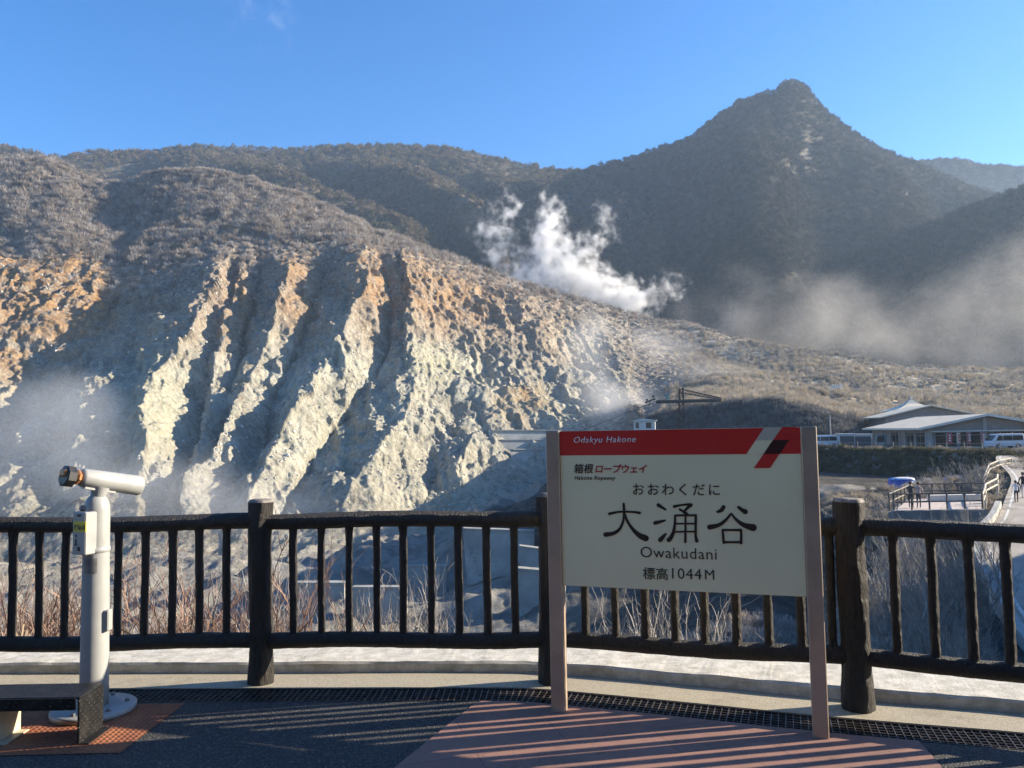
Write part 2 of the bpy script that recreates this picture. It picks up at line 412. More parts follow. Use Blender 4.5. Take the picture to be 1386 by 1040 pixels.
RTS = [_zl, _zl, _zl, _zm, _zt, _zt, _zt]; RBS = [_bl, _bl, _bl, _bm, _br, _br, _br]; print('RAILS', RTS, RBS)
for i, (x, y, h, r) in enumerate(POSTS): log_post(x, y, h, r, i * 3 + 1)
def log_bar(name, a, b, r, seed, flare=0.0, n=16, k=44, amp=.06):
    a, b = Vector(a), Vector(b); ts = np.linspace(0, 1, k); mb = MB()
    d = (b - a); w = Vector((0, 0, .006)) if abs(d.z) < .2 else Vector((.0012, 0, 0))
    mb.tube([a + d * t_ + w * math.sin(t_ * 7 + seed) for t_ in ts], [r * (1 + flare * (sstep(.90, .985, t_) + .6 * sstep(.08, .015, t_))) * (1 + .018 * math.sin(t_ * 19 + seed * 2)) for t_ in ts], n, 0, True, bark(seed + .37, amp, 6, 4))
    return mb.build(name, M_bark, fence, True)
rng = random.Random(3)
seed = 20
def mcol(px): v = ray(px, 790.0); return v[0] / v[1]
SEG_N = [9, 9, 9, 9, 8, 9]
for i in range(len(POSTS) - 1):
    x0, y0, _, r0 = POSTS[i]; x1, y1, _, r1 = POSTS[i + 1]; seed += 5
    log_bar('rail', (x0, y0, RTS[i]), (x1, y1, RTS[i + 1]), .047, seed, 0, 20, 90)
    log_bar('rail', (x0, y0, RBS[i]), (x1, y1, RBS[i + 1]), .046, seed + 1, 0, 20, 90)
    if i == 1: ts = [mcol(px) for px in (-58, -21, 17, 53, 88, 122, 160, 196, 233, 270, 306)]
    elif i == 2: ts = [mcol(px) for px in (397, 435, 472, 510, 546, 584, 621, 659, 697)]
    elif i == 3: ts = [mcol(px) for px in (792, 832, 872, 912, 952, 995, 1038, 1083, 1124)]
    elif i == 4: ts = [mcol(px) for px in (1211, 1262, 1313, 1363)]
    else: ts = [(k + 1) / 10 for k in range(9)]
    if i in (1, 2, 3, 4):   # where the picture column meets the fence line, half-way up
        out = []
        for m in ts:
            dx, dy = x1 - x0, y1 - y0
            out.append((m * y0 - x0) / (dx - m * dy))
        if i == 4: out += [out[-1] + (out[-1] - out[-2]) * k_ for k_ in range(1, 8) if out[-1] + (out[-1] - out[-2]) * k_ < .97]
        ts = out
    for t_ in ts:
        seed += 1; x, y = x0 + (x1 - x0) * t_, y0 + (y1 - y0) * t_
        log_bar('baluster', (x + rng.uniform(-.003, .003), y, RBS[i] + (RBS[i + 1] - RBS[i]) * t_ - .01), (x + rng.uniform(-.003, .003), y, RTS[i] + (RTS[i + 1] - RTS[i]) * t_ - .02), (.0222 if i < 3 else .0235) * rng.uniform(.95, 1.06), seed, .16, 16, 64, .13)

# ---- the station sign
SL = ground(757.5, 962); SR = ground(1111, 997)
sdir = (SR - SL); SW = np.linalg.norm(sdir); sdir /= SW; snor = np.array([sdir[1], -sdir[0], 0])   # towards the viewer
sign = empty('station_sign', SL, 'large cream station name board with a red top band on two brown posts', 'sign')
M_post = simple('sign_post_metal', (.44, .34, .25), .38, .35, .10, 5, .05, 90)
M_cream = simple('sign_cream', (.82, .75, .455), .42, 0, .03, 2.5)
M_red = simple('sign_red', (.58, .03, .022), .4, 0, .05, 2.5)
M_ink = simple('sign_ink', (.022, .014, .010), .5, 0, .1, 5)
M_green = simple('sign_ink_dark_green', (.02, .035, .018), .5, 0, .1, 5)
M_redink = simple('sign_ink_red', (.42, .02, .02), .5, 0, .05, 5)
M_white = simple('sign_white', (.78, .76, .70), .5, 0, .03, 5)
M_tan = simple('sign_tan', (.50, .46, .34), .5, 0, .03, 5)
M_maroon = simple('sign_maroon', (.045, .010, .008), .5, 0, .05, 5)
sax = [tuple(sdir), tuple(snor), (0, 0, 1)]
STOP = float(at(750, 583.5, SL[1])[2])
for c in (SL, SR):
    mb = MB(); mb.box((c[0], c[1], STOP / 2), (.074, .074, STOP), 0, ax=sax, bev=.004); p = mb.build('post', M_post, sign)
PW = SW - .078; PB, PT = float(at(765, 791, SL[1])[2]), STOP - .002
pc = (SL + SR) / 2 + snor * .012
mb = MB(); mb.box((pc[0], pc[1], (PB + PT) / 2), (PW, .022, PT - PB), 0, ax=sax, bev=.002)
panel = mb.build('sign_panel', M_cream, sign)
PO = SL + sdir * ((SW - PW) / 2) + snor * (.012 + .011)      # lower left of the face (z added)
def face(u, v, lift=.0015):
    p = PO + sdir * u + snor * lift; return (p[0], p[1], v)
# zoomed photograph crop (scale 3.554, origin 740,560) -> panel coordinates, by homography
def homog(src, dst):
    A = []; b = []
    for (x, y), (u, v) in zip(src, dst):
        A += [[x, y, 1, 0, 0, 0, -u * x, -u * y], [0, 0, 0, x, y, 1, -v * x, -v * y]]; b += [u, v]
    h = np.linalg.solve(np.array(A, float), np.array(b, float)); return np.append(h, 1).reshape(3, 3)
HM = homog([(62, 85), (1222, 68), (1250, 880), (80, 822)], [(0, PT), (PW, PT), (PW, PB), (0, PB)])
def uv(x, y):
    q = HM @ np.array([x, y, 1.0]); return q[0] / q[2], q[1] / q[2]
def plate(name, poly, m, lift=.0015, th=.0015):
    """thin flat shape on the face, from zoomed-crop corners"""
    mb = MB(); q = [uv(*p) for p in poly]; n = len(q)
    mb.add([face(u, v, lift) for u, v in q] + [face(u, v, lift - th + .0002) for u, v in q], [tuple(range(n))] + [(i, n + i, n + (i + 1) % n, (i + 1) % n) for i in range(n)])
    o = mb.build(name, m, panel); fix_normals(o); return o
def rect(name, u0, v0, u1, v1, m, lift):
    mb = MB(); mb.add([face(u0, v0, lift), face(u1, v0, lift), face(u1, v1, lift), face(u0, v1, lift)] + [face(u0, v0, 0.0002), face(u1, v0, 0.0002), face(u1, v1, 0.0002), face(u0, v1, 0.0002)],
                      [(0, 1, 2, 3), (0, 4, 5, 1), (1, 5, 6, 2), (2, 6, 7, 3), (3, 7, 4, 0)]); return mb.build(name, m, panel)
vband = uv(640, 199)[1]
rect('red_band', 0.0, vband, PW, PT - .001, M_red, .0010)
plate('emblem_bar', [(1050, 69), (1135, 68), (1046, 196), (962, 198)], M_cream, .0022)
plate('emblem_shade', [(1050, 69), (1135, 68), (1092, 130), (1008, 132)], M_tan, .0030)
plate('emblem_bar', [(1136, 68), (1208, 67), (1076, 264), (998, 264)], M_red, .0026)
plate('emblem_shade', [(1090, 130), (1170, 129), (1124, 197), (1044, 197)], M_maroon, .0034)
def text(name, body, x0, x1, yb, m, hz=1.0, shear=0.0, spacing=1.0, weight=0.0, lift=.002):
    """lettering from crop x0..x1, baseline at crop yb; hz scales the height"""
    c = bpy.data.curves.new(name, 'FONT'); c.body = body; c.size = 1; c.shear = shear; c.space_character = spacing; c.offset = weight; c.resolution_u = 4; c.extrude = .0
    tmp = bpy.data.objects.new(name, c); COL.objects.link(tmp); bpy.context.view_layer.update()
    me = bpy.data.meshes.new_from_object(tmp.evaluated_get(bpy.context.evaluated_depsgraph_get()))
    bpy.data.objects.remove(tmp)
    xs = [v.co.x for v in me.vertices]; a, b = min(xs), max(xs)
    u0, v0 = uv(x0, yb[0] if isinstance(yb, tuple) else yb); u1, v1 = uv(x1, yb[1] if isinstance(yb, tuple) else yb)
    k = (u1 - u0) / (b - a)
    for v in me.vertices:
        p = face(u0 + (v.co.x - a) * k, (v0 + v1) / 2 + v.co.y * k * hz, lift); v.co = (p[0] - SL[0], p[1] - SL[1], p[2])
    me.materials.clear(); me.materials.append(m)
    ob = bpy.data.objects.new(name, me); COL.objects.link(ob); ob.parent = panel
    md = ob.modifiers.new('s', 'SOLIDIFY'); md.thickness = .0012; md.offset = 0
    return ob
text('lettering', 'Odakyu Hakone', 131, 430, (141, 138), M_white, 1.0, .22, 1.12, .006)
text('lettering', '箱根', 131, 224, (283, 283), M_ink, 1.02, .16, 1.0, .012)
text('lettering', 'ロープウェイ', 234, 484, (282, 284), M_redink, 1.0, .18, .9, .022)
text('lettering', 'Hakone Ropeway', 135, 332, (317, 319), M_ink, 1.05, .2, 1.1, .004)
text('lettering', 'おおわくだに', 416, 834, (388, 391), M_ink, 1.0, 0, 1.28, .004)
text('lettering', 'Owakudani', 453, 818, (690, 699), M_ink, .98, 0, 1.06, -.006)
text('lettering', '標高', 464, 584, (788, 792), M_green, 1.0, 0, 1.05, .006)
text('lettering', '1044', 604, 745, (790, 795), M_green, 1.0, 0, 1.1, -.002)
text('lettering', 'M', 762, 806, (795, 796), M_green, 1.0, 0, 1.0, -.002)
# the large brush-cut name, stroke by stroke (x, y, half width) in crop pixels
def stroke(pts, lift):
    P = np.array(pts, float); n = len(P); out = []
    for i in range(n - 1):
        p0, p1, p2, p3 = P[max(i - 1, 0)], P[i], P[i + 1], P[min(i + 2, n - 1)]
        for k in range(7):
            t_ = k / 7; out.append(.5 * (2 * p1 + (p2 - p0) * t_ + (2 * p0 - 5 * p1 + 4 * p2 - p3) * t_ ** 2 + (3 * p1 - p0 - 3 * p2 + p3) * t_ ** 3))
    out.append(P[-1]); Q = np.array(out); T = np.gradient(Q[:, :2], axis=0); T /= np.linalg.norm(T, axis=1)[:, None] + 1e-9
    N = np.stack([-T[:, 1], T[:, 0]], 1); w = np.maximum(Q[:, 2], 1.0)[:, None]
    def cap(c, d, w_):
        a0 = math.atan2(d[1], d[0]); return [(c[0] + w_ * math.cos(a0 + s_), c[1] + w_ * math.sin(a0 + s_)) for s_ in np.linspace(-math.pi / 2, math.pi / 2, 9)[1:-1]]
    left = Q[:, :2] + N * w; right = Q[:, :2] - N * w
    m = len(Q); V = [face(*uv(*p), lift) for p in left] + [face(*uv(*p), lift) for p in right]
    F = [(i, i + 1, m + i + 1, m + i) for i in range(m - 1)]
    e = cap(Q[-1], T[-1], w[-1, 0]); b = cap(Q[0], -T[0], w[0, 0])
    k = len(V); V += [face(*uv(*p), lift) for p in e]; F.append(tuple([m + m - 1] + list(range(k, k + len(e))) + [m - 1]))
    k = len(V); V += [face(*uv(*p), lift) for p in b]; F.append(tuple([0] + list(range(k, k + len(b))) + [m]))
    return V, F
STROKES = [
 [[(303,481,7),(340,473,5),(375,471,5),(420,473,5),(447,477,7)], [(371,434,6),(373,470,6),(369,515,6),(352,553,7),(322,574,9),(284,580,11)], [(376,478,4),(388,515,6),(415,555,8),(446,584,12),(474,597,15),(479,598,13)]],
 [[(538,440,9),(552,449,7),(572,461,5)], [(522,525,9),(540,521,8),(570,513,4)], [(547,606,11),(560,592,9),(574,577,4)],
  [(614,447,7),(650,440,5),(684,437,6)], [(694,440,9),(680,452,7),(662,470,5)], [(640,461,5),(656,470,6),(676,484,7)],
  [(618,490,5),(617,530,6),(610,570,8),(596,598,10),(588,606,11)], [(618,490,5),(660,489,5),(718,489,5)], [(718,489,6),(717,540,6),(717,585,6),(722,612,8)],
  [(668,490,5),(668,550,5),(667,616,6)], [(622,529,4),(668,529,4),(715,529,4)], [(616,568,4),(668,567,4),(715,567,4)]],
 [[(851,451,10),(840,466,9),(822,473,6)], [(924,451,7),(940,464,9),(956,473,12)], [(887,482,5),(862,512,7),(828,536,9),(784,546,12)], [(889,482,4),(912,510,7),(948,536,11),(994,549,17)],
  [(847,561,6),(849,590,6),(852,621,6)], [(847,560,6),(890,560,5),(934,560,6)], [(935,560,6),(936,590,6),(935,622,7)], [(852,618,6),(890,618,5),(934,618,6)]]]
for ch in STROKES:
    mb = MB()
    for k, s_ in enumerate(ch): mb.add(*stroke(s_, .0018 + .0001 * k))
    o = mb.build('lettering', M_ink, panel)
    md = o.modifiers.new('s', 'SOLIDIFY'); md.thickness = .0010; md.offset = 0

# ---- coin viewer
M_wh = simple('viewer_paint', (.31, .315, .305), .38, .0, .07, 7, .08, 30, ((.33, .31, .28), .5))
M_blk = simple('black_rubber', (.02, .02, .022), .5, 0, .3, 20)
M_gold = simple('orange_brass', (.42, .20, .08), .42, .35, .25, 15)
M_grey = simple('plate_grey', (.22, .22, .21), .45, .4, .2, 18)
M_yel = simple('sticker_yellow', (.72, .55, .03), .5, 0, .1, 10)
VX, VY = ground(127, 964)[:2]
viewer = empty('coin_viewer', (VX, VY, 0), 'white coin operated viewing telescope on a post beside the fence', 'viewer')
def lathe(mb, cx, cy, prof, n=40, m=0):
    V = []; F = []
    for r, z in prof: V += [(cx + r * math.cos(2 * math.pi * k / n), cy + r * math.sin(2 * math.pi * k / n), z) for k in range(n)]
    for i in range(len(prof) - 1): F += [(i * n + k, i * n + (k + 1) % n, (i + 1) * n + (k + 1) % n, (i + 1) * n + k) for k in range(n)]
    F += [tuple(range(n))[::-1], tuple((len(prof) - 1) * n + k for k in range(n))]; mb.add(V, F, m)
mb = MB(); lathe(mb, VX, VY, [(.212, .005), (.215, .012), (.215, .03), (.208, .036), (.10, .04)], 48); bp = mb.build('base_plate', M_wh, viewer, True); 
for k in range(6):
    a = k * math.pi / 3 + .4; mb = MB(); lathe(mb, VX + .165 * math.cos(a), VY + .165 * math.sin(a), [(.014, .036), (.014, .048), (.009, .053)], 6)
    b = mb.build('bolt', M_grey, None); b.parent = bp; b.data.transform(Matrix.Translation((-VX, -VY, 0)))
mb = MB(); lathe(mb, VX, VY, [(.074, .036), (.0725, .2), (.070, .6), (.0675, .868), (.0675, .872), (.0715, .874), (.0715, .896), (.0675, .898), (.0675, .902), (.067, 1.10), (.063, 1.14), (.05, 1.17), (.035, 1.185), (.03, 1.22)], 48); pole = mb.build('pole', M_wh, viewer, True)
fa = R(-118); fd = (math.cos(fa), math.sin(fa), 0); sdv = (-math.sin(fa), math.cos(fa), 0)      # coin box faces the walkway, turned to the left
cbx = (VX + fd[0] * .062, VY + fd[1] * .062)
mb = MB(); mb.box((cbx[0], cbx[1], .985), (.085, .112, .232), 0, ax=[fd, sdv, (0, 0, 1)], bev=.006); cb = mb.build('coin_box', M_wh, viewer)
def on_box(s_, z, d=.0425): return (cbx[0] + fd[0] * d + sdv[0] * s_, cbx[1] + fd[1] * d + sdv[1] * s_, z)
def sub(mb, name, m, par, smooth=False):
    o = mb.build(name, m, None, smooth); o.parent = par; o.data.transform(Matrix.Translation((-VX, -VY, 0))); return o
mb = MB(); mb.box(on_box(.012, 1.023, .0435), (.003, .108, .056), 0, ax=[fd, sdv, (0, 0, 1)]); stk = sub(mb, 'sticker', M_yel, cb)
def vtext(body, s0, s1, z, m, d, par, hz=1.0):
    c = bpy.data.curves.new('lettering', 'FONT'); c.body = body; c.size = 1; c.offset = .02
    tmp = bpy.data.objects.new('lettering', c); COL.objects.link(tmp); bpy.context.view_layer.update()
    me = bpy.data.meshes.new_from_object(tmp.evaluated_get(bpy.context.evaluated_depsgraph_get())); bpy.data.objects.remove(tmp)
    xs = [v.co.x for v in me.vertices]; a, b = min(xs), max(xs); k = (s1 - s0) / (b - a)
    for v in me.vertices:
        p = on_box(s0 + (v.co.x - a) * k, z + v.co.y * k * hz, d); v.co = (p[0] - VX, p[1] - VY, p[2])
    me.materials.clear(); me.materials.append(m); ob = bpy.data.objects.new('lettering', me); COL.objects.link(ob); ob.parent = par; return ob
ob = vtext('故障中', -.036, .06, 1.005, M_ink, .0465, cb, 1.05)
mb = MB()
mb.box(on_box(.0, 1.083, .0435), (.004, .028, .014), 0, ax=[fd, sdv, (0, 0, 1)]); sub(mb, 'coin_slot', M_blk, cb); mb = MB(); mb.box(on_box(-.02, .972, .0435), (.004, .012, .012), 0, ax=[fd, sdv, (0, 0, 1)]); sub(mb, 'coin_button', M_blk, cb); mb = MB()
mb.box(on_box(-.022, .938, .0435), (.004, .006, .034), 0, ax=[fd, sdv, (0, 0, 1)]); mb.box(on_box(-.022, .922, .0437), (.004, .026, .005), 0, ax=[fd, sdv, (0, 0, 1)]); sub(mb, 'arrow_mark', M_blk, cb); mb = MB()
mb.box(on_box(.004, .902, .0435), (.005, .024, .022), 0, ax=[fd, sdv, (0, 0, 1)], bev=.005); sub(mb, 'coin_return', M_blk, cb)
mb = MB()
for zz in (.88,):
    pass
na, nb = R(-118), R(-58)
V = []; F = []; K = 8
for z in (.765, .845):
    for k in range(K + 1):
        a = na + (nb - na) * k / K; V.append((VX + .0715 * math.cos(a), VY + .0715 * math.sin(a), z))
F = [(k, k + 1, K + 2 + k, K + 1 + k) for k in range(K)]
mb.add(V, F); mb.build('name_plate', M_grey, viewer)
mb = MB(); mb.box((VX + .072, VY - .012, .50), (.04, .05, .115), 0, bev=.006); mb.build('side_box', M_wh, viewer)
# head: a fat tube pointing out over the valley to the right, a little down
hd = Vector((.55, .83, -.20)).normalized(); hc = Vector((VX + .015, VY + .0, 1.268)); hs = hd.cross(Vector((0, 0, 1))).normalized(); hu = hs.cross(hd)
HS = .80
def hp(a, s_=0, u=0): return hc + hd * (a * HS + .012) + hs * s_ * HS + hu * u * .9
mb = MB(); mb.tube([hp(-.155), hp(-.15), hp(-.135), hp(0), hp(.16), hp(.27), hp(.282), hp(.286)], [.036, .045, .051, .054, .056, .057, .054, .047], 36); head = mb.build('head', M_wh, viewer, True)
mb = MB(); mb.tube([hp(.10), hp(.105)], [.0745, .0745], 36, 0, False); 
mb = MB(); mb.tube([hp(.2875), hp(.2885)], [.043, .043], 32); sub(mb, 'lens', M_blk, head)
mb = MB(); mb.box(hp(-.178, 0, -.002), (.06, .084, .078), 0, ax=[hd, hs, hu], bev=.026); sub(mb, 'collar', M_gold, head)
mb = MB(); mb.tube([hp(-.205, 0, -.004), hp(-.21, 0, -.004), hp(-.262, 0, -.004), hp(-.268, 0, -.004)], [.050, .059, .059, .049], 8, twist=R(22.5)); sub(mb, 'eyepiece', M_blk, head)
mb = MB(); mb.box(hp(-.272, .0, .012), (.018, .066, .04), 0, ax=[hd, hs, hu], bev=.012); sub(mb, 'eye_cup', M_gold, head)
mb = MB(); mb.tube([hp(.0, 0, -.105), hp(.0, 0, -.045)], [.032, .048], 24); mb.bar(hp(-.12, 0, -.048), hp(.10, 0, -.052), .045, .03); sub(mb, 'yoke', M_wh, head, False)
mb = MB(); mb.tube([(VX - .05, VY - .02, 1.118), (VX - .05, VY - .06, 1.118)], [.016, .016], 16); mb.build('pivot_knob', M_grey, viewer, True)

# ---- step stool (bent checker plate)
t = NT('checker_plate'); o_ = t.obj()
def bars(rotz):
    mp = t.n('Mapping'); t.l(o_, mp.inputs[0]); mp.inputs['Rotation'].default_value = rotz; mp.inputs['Scale'].default_value = (46, 46, 46); return mp.outputs[0]
vv = t.n('TexVoronoi', feature='F1', distance='MANHATTAN'); vv.inputs['Randomness'].default_value = 0; vv.inputs['Scale'].default_value = 1; t.l(bars((R(45), R(45), R(45))), vv.inputs['Vector'])
hgt = t.map(vv.outputs['Distance'], .28, .5, 1, 0)
c = t.mix(t.map(t.noise(o_, 10, 6, .7), .4, .7), (.022, .022, .023), (.05, .049, .047)); c = t.mix(t.math('MULTIPLY', hgt, .4), c, (.10, .098, .095))
t.bsdf(c, .42, .6, t.bump(hgt, .8, .004)); M_chk = t.mat
M_leg = simple('stool_leg_sun_tint', (.52, .45, .33), .6, 0, .12, 8)  # left leg coloured pale for the sunlight on its inner face
SX, SY = -2.115, 3.90
stool = empty('step_stool', (-2.35, 3.92, 0), 'low black checker plate step stool at the foot of the viewer', 'step stool')
sl_ = R(3.0); sx_ = (math.cos(sl_), -math.sin(sl_) * .3, 0)
_a, _b = ground(105, 1010), ground(138.5, 986)
y0, y1 = _a[1] + .004, _b[1] - .004; hT = float(at(105, 920 + 24, _a[1])[2]); sx0 = float((_a[0] + _b[0]) / 2) + .113 + 2.0 ; SXO = float((_a[0] + _b[0]) / 2) + 2.113
mb = MB(); mb.box((-2.375 + SXO, (y0 + y1) / 2, hT - .006), (.535, y1 - y0, .012), 0, bev=.003); mb.box((-2.383 + SXO, y0 - .004, hT - .033), (.512, .008, .056), 0); mb.box((-2.375 + SXO, y1 + .004, hT - .03), (.52, .008, .05), 0); mb.build('tread', M_chk, stool)
mb = MB(); mb.box((-2.113 + SXO, (y0 + y1) / 2, (hT - .014) / 2 + .003), (.012, y1 - y0 + .006, hT - .02), 0, bev=.003); mb.box((-2.088 + SXO, (y0 + y1) / 2, .007), (.05, y1 - y0, .006), 0); mb.build('leg', M_chk, stool)
mb = MB(); mb.box((-2.535 + SXO, (y0 + y1) / 2 + .01, (hT - .014) / 2 + .003), (.012, y1 - y0 - .03, hT - .02), 0, bev=.003); mb.box((-2.505 + SXO, (y0 + y1) / 2, .007), (.05, y1 - y0 - .03, .006), 0); lg = mb.build('leg', M_leg, stool)
# ================================================================ TERRAIN
PXC = np.concatenate([np.linspace(-900, -60, 150)[:-1], np.arange(-60, 1446, 1.35), np.linspace(1446, 2700, 170)])
def Zpy(px, py, d): return at(px, py, d)[..., 2]
def row(entries, w=9):
    """entries: list of (px, py, d) or (px, 'z', d, z) -> per-column depth and height"""
    K, D, Z = [], [], []
    for e in entries:
        K.append(e[0])
        if e[1] == 'z': D.append(e[2]); Z.append(e[3])
        else: D.append(e[2]); Z.append(float(Zpy(e[0], e[1], e[2])))
    K, D, Z = map(np.array, (K, D, Z))
    return sm(np.interp(PXC, K, D), w), sm(np.interp(PXC, K, Z), w)
def sm(a, w=9):
    k = np.hanning(2 * w + 3)[1:-1]; k /= k.sum(); b = np.pad(a, w, mode='edge'); return np.convolve(b, k, 'valid')
def col_x(D, Z):
    """x of the point at distance D and height Z in each picture column"""
    k = (PXC - W0 / 2) / FPX; zr = Z - EYE
    return -(D * (_rt[1] - k * _fw[1]) + zr * (_rt[2] - k * _fw[2])) / _rt[0]
def sheet(rows, counts, smooth_rows=4):
    """rows: list of (D,Z) per column, counts: subdivisions between rows -> D,Z grids [row, col]"""
    Ds, Zs = [], []
    for i in range(len(rows) - 1):
        for k in range(counts[i]):
            t_ = k / counts[i]; Ds.append(rows[i][0] * (1 - t_) + rows[i + 1][0] * t_); Zs.append(rows[i][1] * (1 - t_) + rows[i + 1][1] * t_)
    Ds.append(rows[-1][0]); Zs.append(rows[-1][1]); D, Z = np.array(Ds), np.array(Zs)
    if smooth_rows:
        k = np.hanning(2 * smooth_rows + 3)[1:-1]; k /= k.sum()
        f = lambda c: np.convolve(np.pad(c, smooth_rows, mode='edge'), k, 'valid')
        D = np.apply_along_axis(f, 0, D); Z = np.apply_along_axis(f, 0, Z)
    return D, Z
def grid_faces(nr, nc):
    i = np.arange(nr * nc).reshape(nr, nc)
    return np.stack([i[:-1, :-1], i[:-1, 1:], i[1:, 1:], i[1:, :-1]], -1).reshape(-1, 4)
def normals(X, Y, Z):
    P = np.stack([X, Y, Z], -1); a = np.gradient(P, axis=1); b = np.gradient(P, axis=0)
    n = np.cross(a, b); n /= np.linalg.norm(n, axis=-1)[..., None] + 1e-9; n[n[..., 2] < 0] *= -1; return n

# ---- the valley and the escarpment in one sheet
r = []
r.append(row([(-900,'z',5.4,-.7),(600,'z',5.4,-.7),(800,'z',5.2,-.8),(1100,'z',4.9,-.9),(1386,'z',4.5,-1),(2700,'z',3.0,-1)]))
r.append(row([(-900,'z',10,-3.2),(600,'z',10,-3.2),(800,'z',10,-3.4),(1100,'z',9,-3.6),(1386,'z',9,-4.5),(1700,'z',8,-3.5),(2700,'z',6,-3)]))
r.append(row([(-900,'z',34,-13),(0,'z',32,-13),(500,'z',30,-13),(800,'z',28,-12.5),(1000,'z',22,-10),(1230,'z',20,-8.6),(1300,'z',21,-7.4),(1350,'z',22,-6.9),(1450,'z',22,-6.6),(1600,'z',20,-5.6),(1850,'z',17,3),(2700,'z',12,6)]))  # right end, out of view, raised here and below to shade road and hollow
r.append(row([(-900,'z',110,-26),(0,'z',100,-25),(400,'z',95,-22),(600,'z',88,-19.5),(760,'z',84,-17),(900,'z',80,-13),(1000,'z',74,-10),(1100,'z',58,-11),(1150,'z',54,-9.0),(1200,'z',49,-6.3),(1320,'z',47.5,-5.0),(1345,'z',47,-4.25),(1450,'z',46,-4.0),(1650,'z',42,-2),(1900,'z',36,6),(2700,'z',26,10)]))
r.append(row([(-900,'z',190,-31),(0,'z',180,-30),(400,'z',160,-26),(560,'z',138,-21.5),(600,'z',130,-18),(650,'z',122,-12),(700,'z',119,-8.8),(740,'z',118,-6.5),(800,'z',116,-4.5),(860,'z',114,-2.5),(930,'z',112,-1),(1000,'z',104,-1.5),(1060,'z',96,-3),(1100,'z',86,-5.3),(1150,'z',84,-5.2),(1230,'z',80,-5.1),(1320,'z',76,-4.0),(1345,'z',74,-3.0),(1386,'z',74,-2.8),(1700,'z',70,0),(2700,'z',45,12)]))
r.append(row([(-900,'z',200,-31),(0,'z',192,-29.5),(400,'z',182,-27),(560,'z',170,-24),(600,'z',165,-22),(650,'z',158,-17),(700,'z',152,-14),(740,'z',150,-12),(800,'z',140,-8),(860,'z',128,-3),(930,'z',126,-1.2),(1000,'z',112,-2),(1060,'z',112,-4.2),(1100,'z',116,-5.2),(1150,'z',108.5,-5.1),(1230,'z',98.5,-5),(1300,'z',91.5,-4.6),(1345,'z',87,-3.4),(1386,'z',84,-3.0),(1700,'z',80,0),(2700,'z',50,13)]))
r.append(row([(-900,700,212),(0,700,206),(400,702,210),(500,700,213),(600,700,226),(700,682,246),(760,660,256),(830,'z',240,-12),(900,'z',160,-2.3),(1000,'z',124,-2.0),(1060,'z',125,-2),(1100,'z',121.5,-2.0),(1150,'z',114,-2.0),(1230,'z',104,-2),(1300,'z',97,-2),(1386,'z',90,-2.0),(1700,'z',86,-1),(2700,'z',62,14)]))
r.append(row([(-900,660,230),(0,655,225),(400,655,230),(500,655,236),(600,645,252),(700,628,272),(760,612,284),(830,594,275),(890,'z',186,-2.0),(950,'z',177,-1.9),(1000,'z',168,-1.9),(1050,'z',160,-1.9),(1100,'z',153,-1.9),(1150,'z',149,-1.9),(1386,'z',154,-1.9),(1700,'z',140,0),(2700,'z',80,16)]))
r.append(row([(-900,600,262),(0,590,255),(400,590,258),(500,588,262),(600,580,286),(700,568,312),(760,558,326),(845,552,318),(872,574,204),(905,565,199),(950,555,194),(1000,550,186),(1050,548,176),(1100,562,165),(1150,575,159),(1230,578,164),(1386,576,168),(1700,560,175),(2700,500,120)]))
r.append(row([(-900,540,300),(0,520,298),(200,530,286),(400,530,292),(500,522,302),(600,510,332),(700,500,366),(800,502,396),(870,545,340),(920,530,330),(1000,528,290),(1100,545,250),(1150,556,245),(1230,560,240),(1386,560,240),(1700,545,240),(2700,440,200)]))
r.append(row([(-900,420,395),(0,350,395),(100,340,396),(170,370,384),(300,345,386),(400,350,388),(480,338,392),(560,352,410),(650,384,438),(750,412,464),(850,445,478),(920,478,440),(1000,498,410),(1100,518,360),(1200,528,340),(1300,534,330),(1386,536,325),(1700,515,300),(2700,400,260)]))
r.append(row([(-900,320,490),(-300,262,490),(-60,232,492),(0,222,494),(40,222,494),(75,226,494),(110,250,490),(150,258,488),(200,243,488),(270,237,484),(330,243,478),(400,266,466),(450,288,458),(500,312,452),(560,331,456),(620,351,466),(700,382,480),(750,398,488),(800,411,495),(860,426,500),(920,439,495),(1000,456,470),(1100,475,440),(1200,490,420),(1300,500,405),(1386,505,400),(1700,490,380),(2700,380,330)]))
b = r[-1]; r.append((b[0] + 60, b[1] - 6)); r.append((b[0] + 190, b[1] - 75))
D, Z = sheet(r, [14, 30, 50, 56, 30, 30, 34, 56, 80, 150, 90, 10, 6], 4)
X = col_x(D, Z); PYg = project(np.stack([X, D, Z], -1).reshape(-1, 3))[1].reshape(X.shape); PXg = np.broadcast_to(PXC, X.shape)
NR, NC = X.shape
RIM = ([-900,0,60,110,150,200,260,300,340,400,440,480,520,600,680,760,850,900,940,975,1010,2700], [420,330,333,322,352,368,352,330,322,330,323,318,320,340,366,390,416,432,470,560,660,660])
rimpy = np.interp(PXg, *RIM)
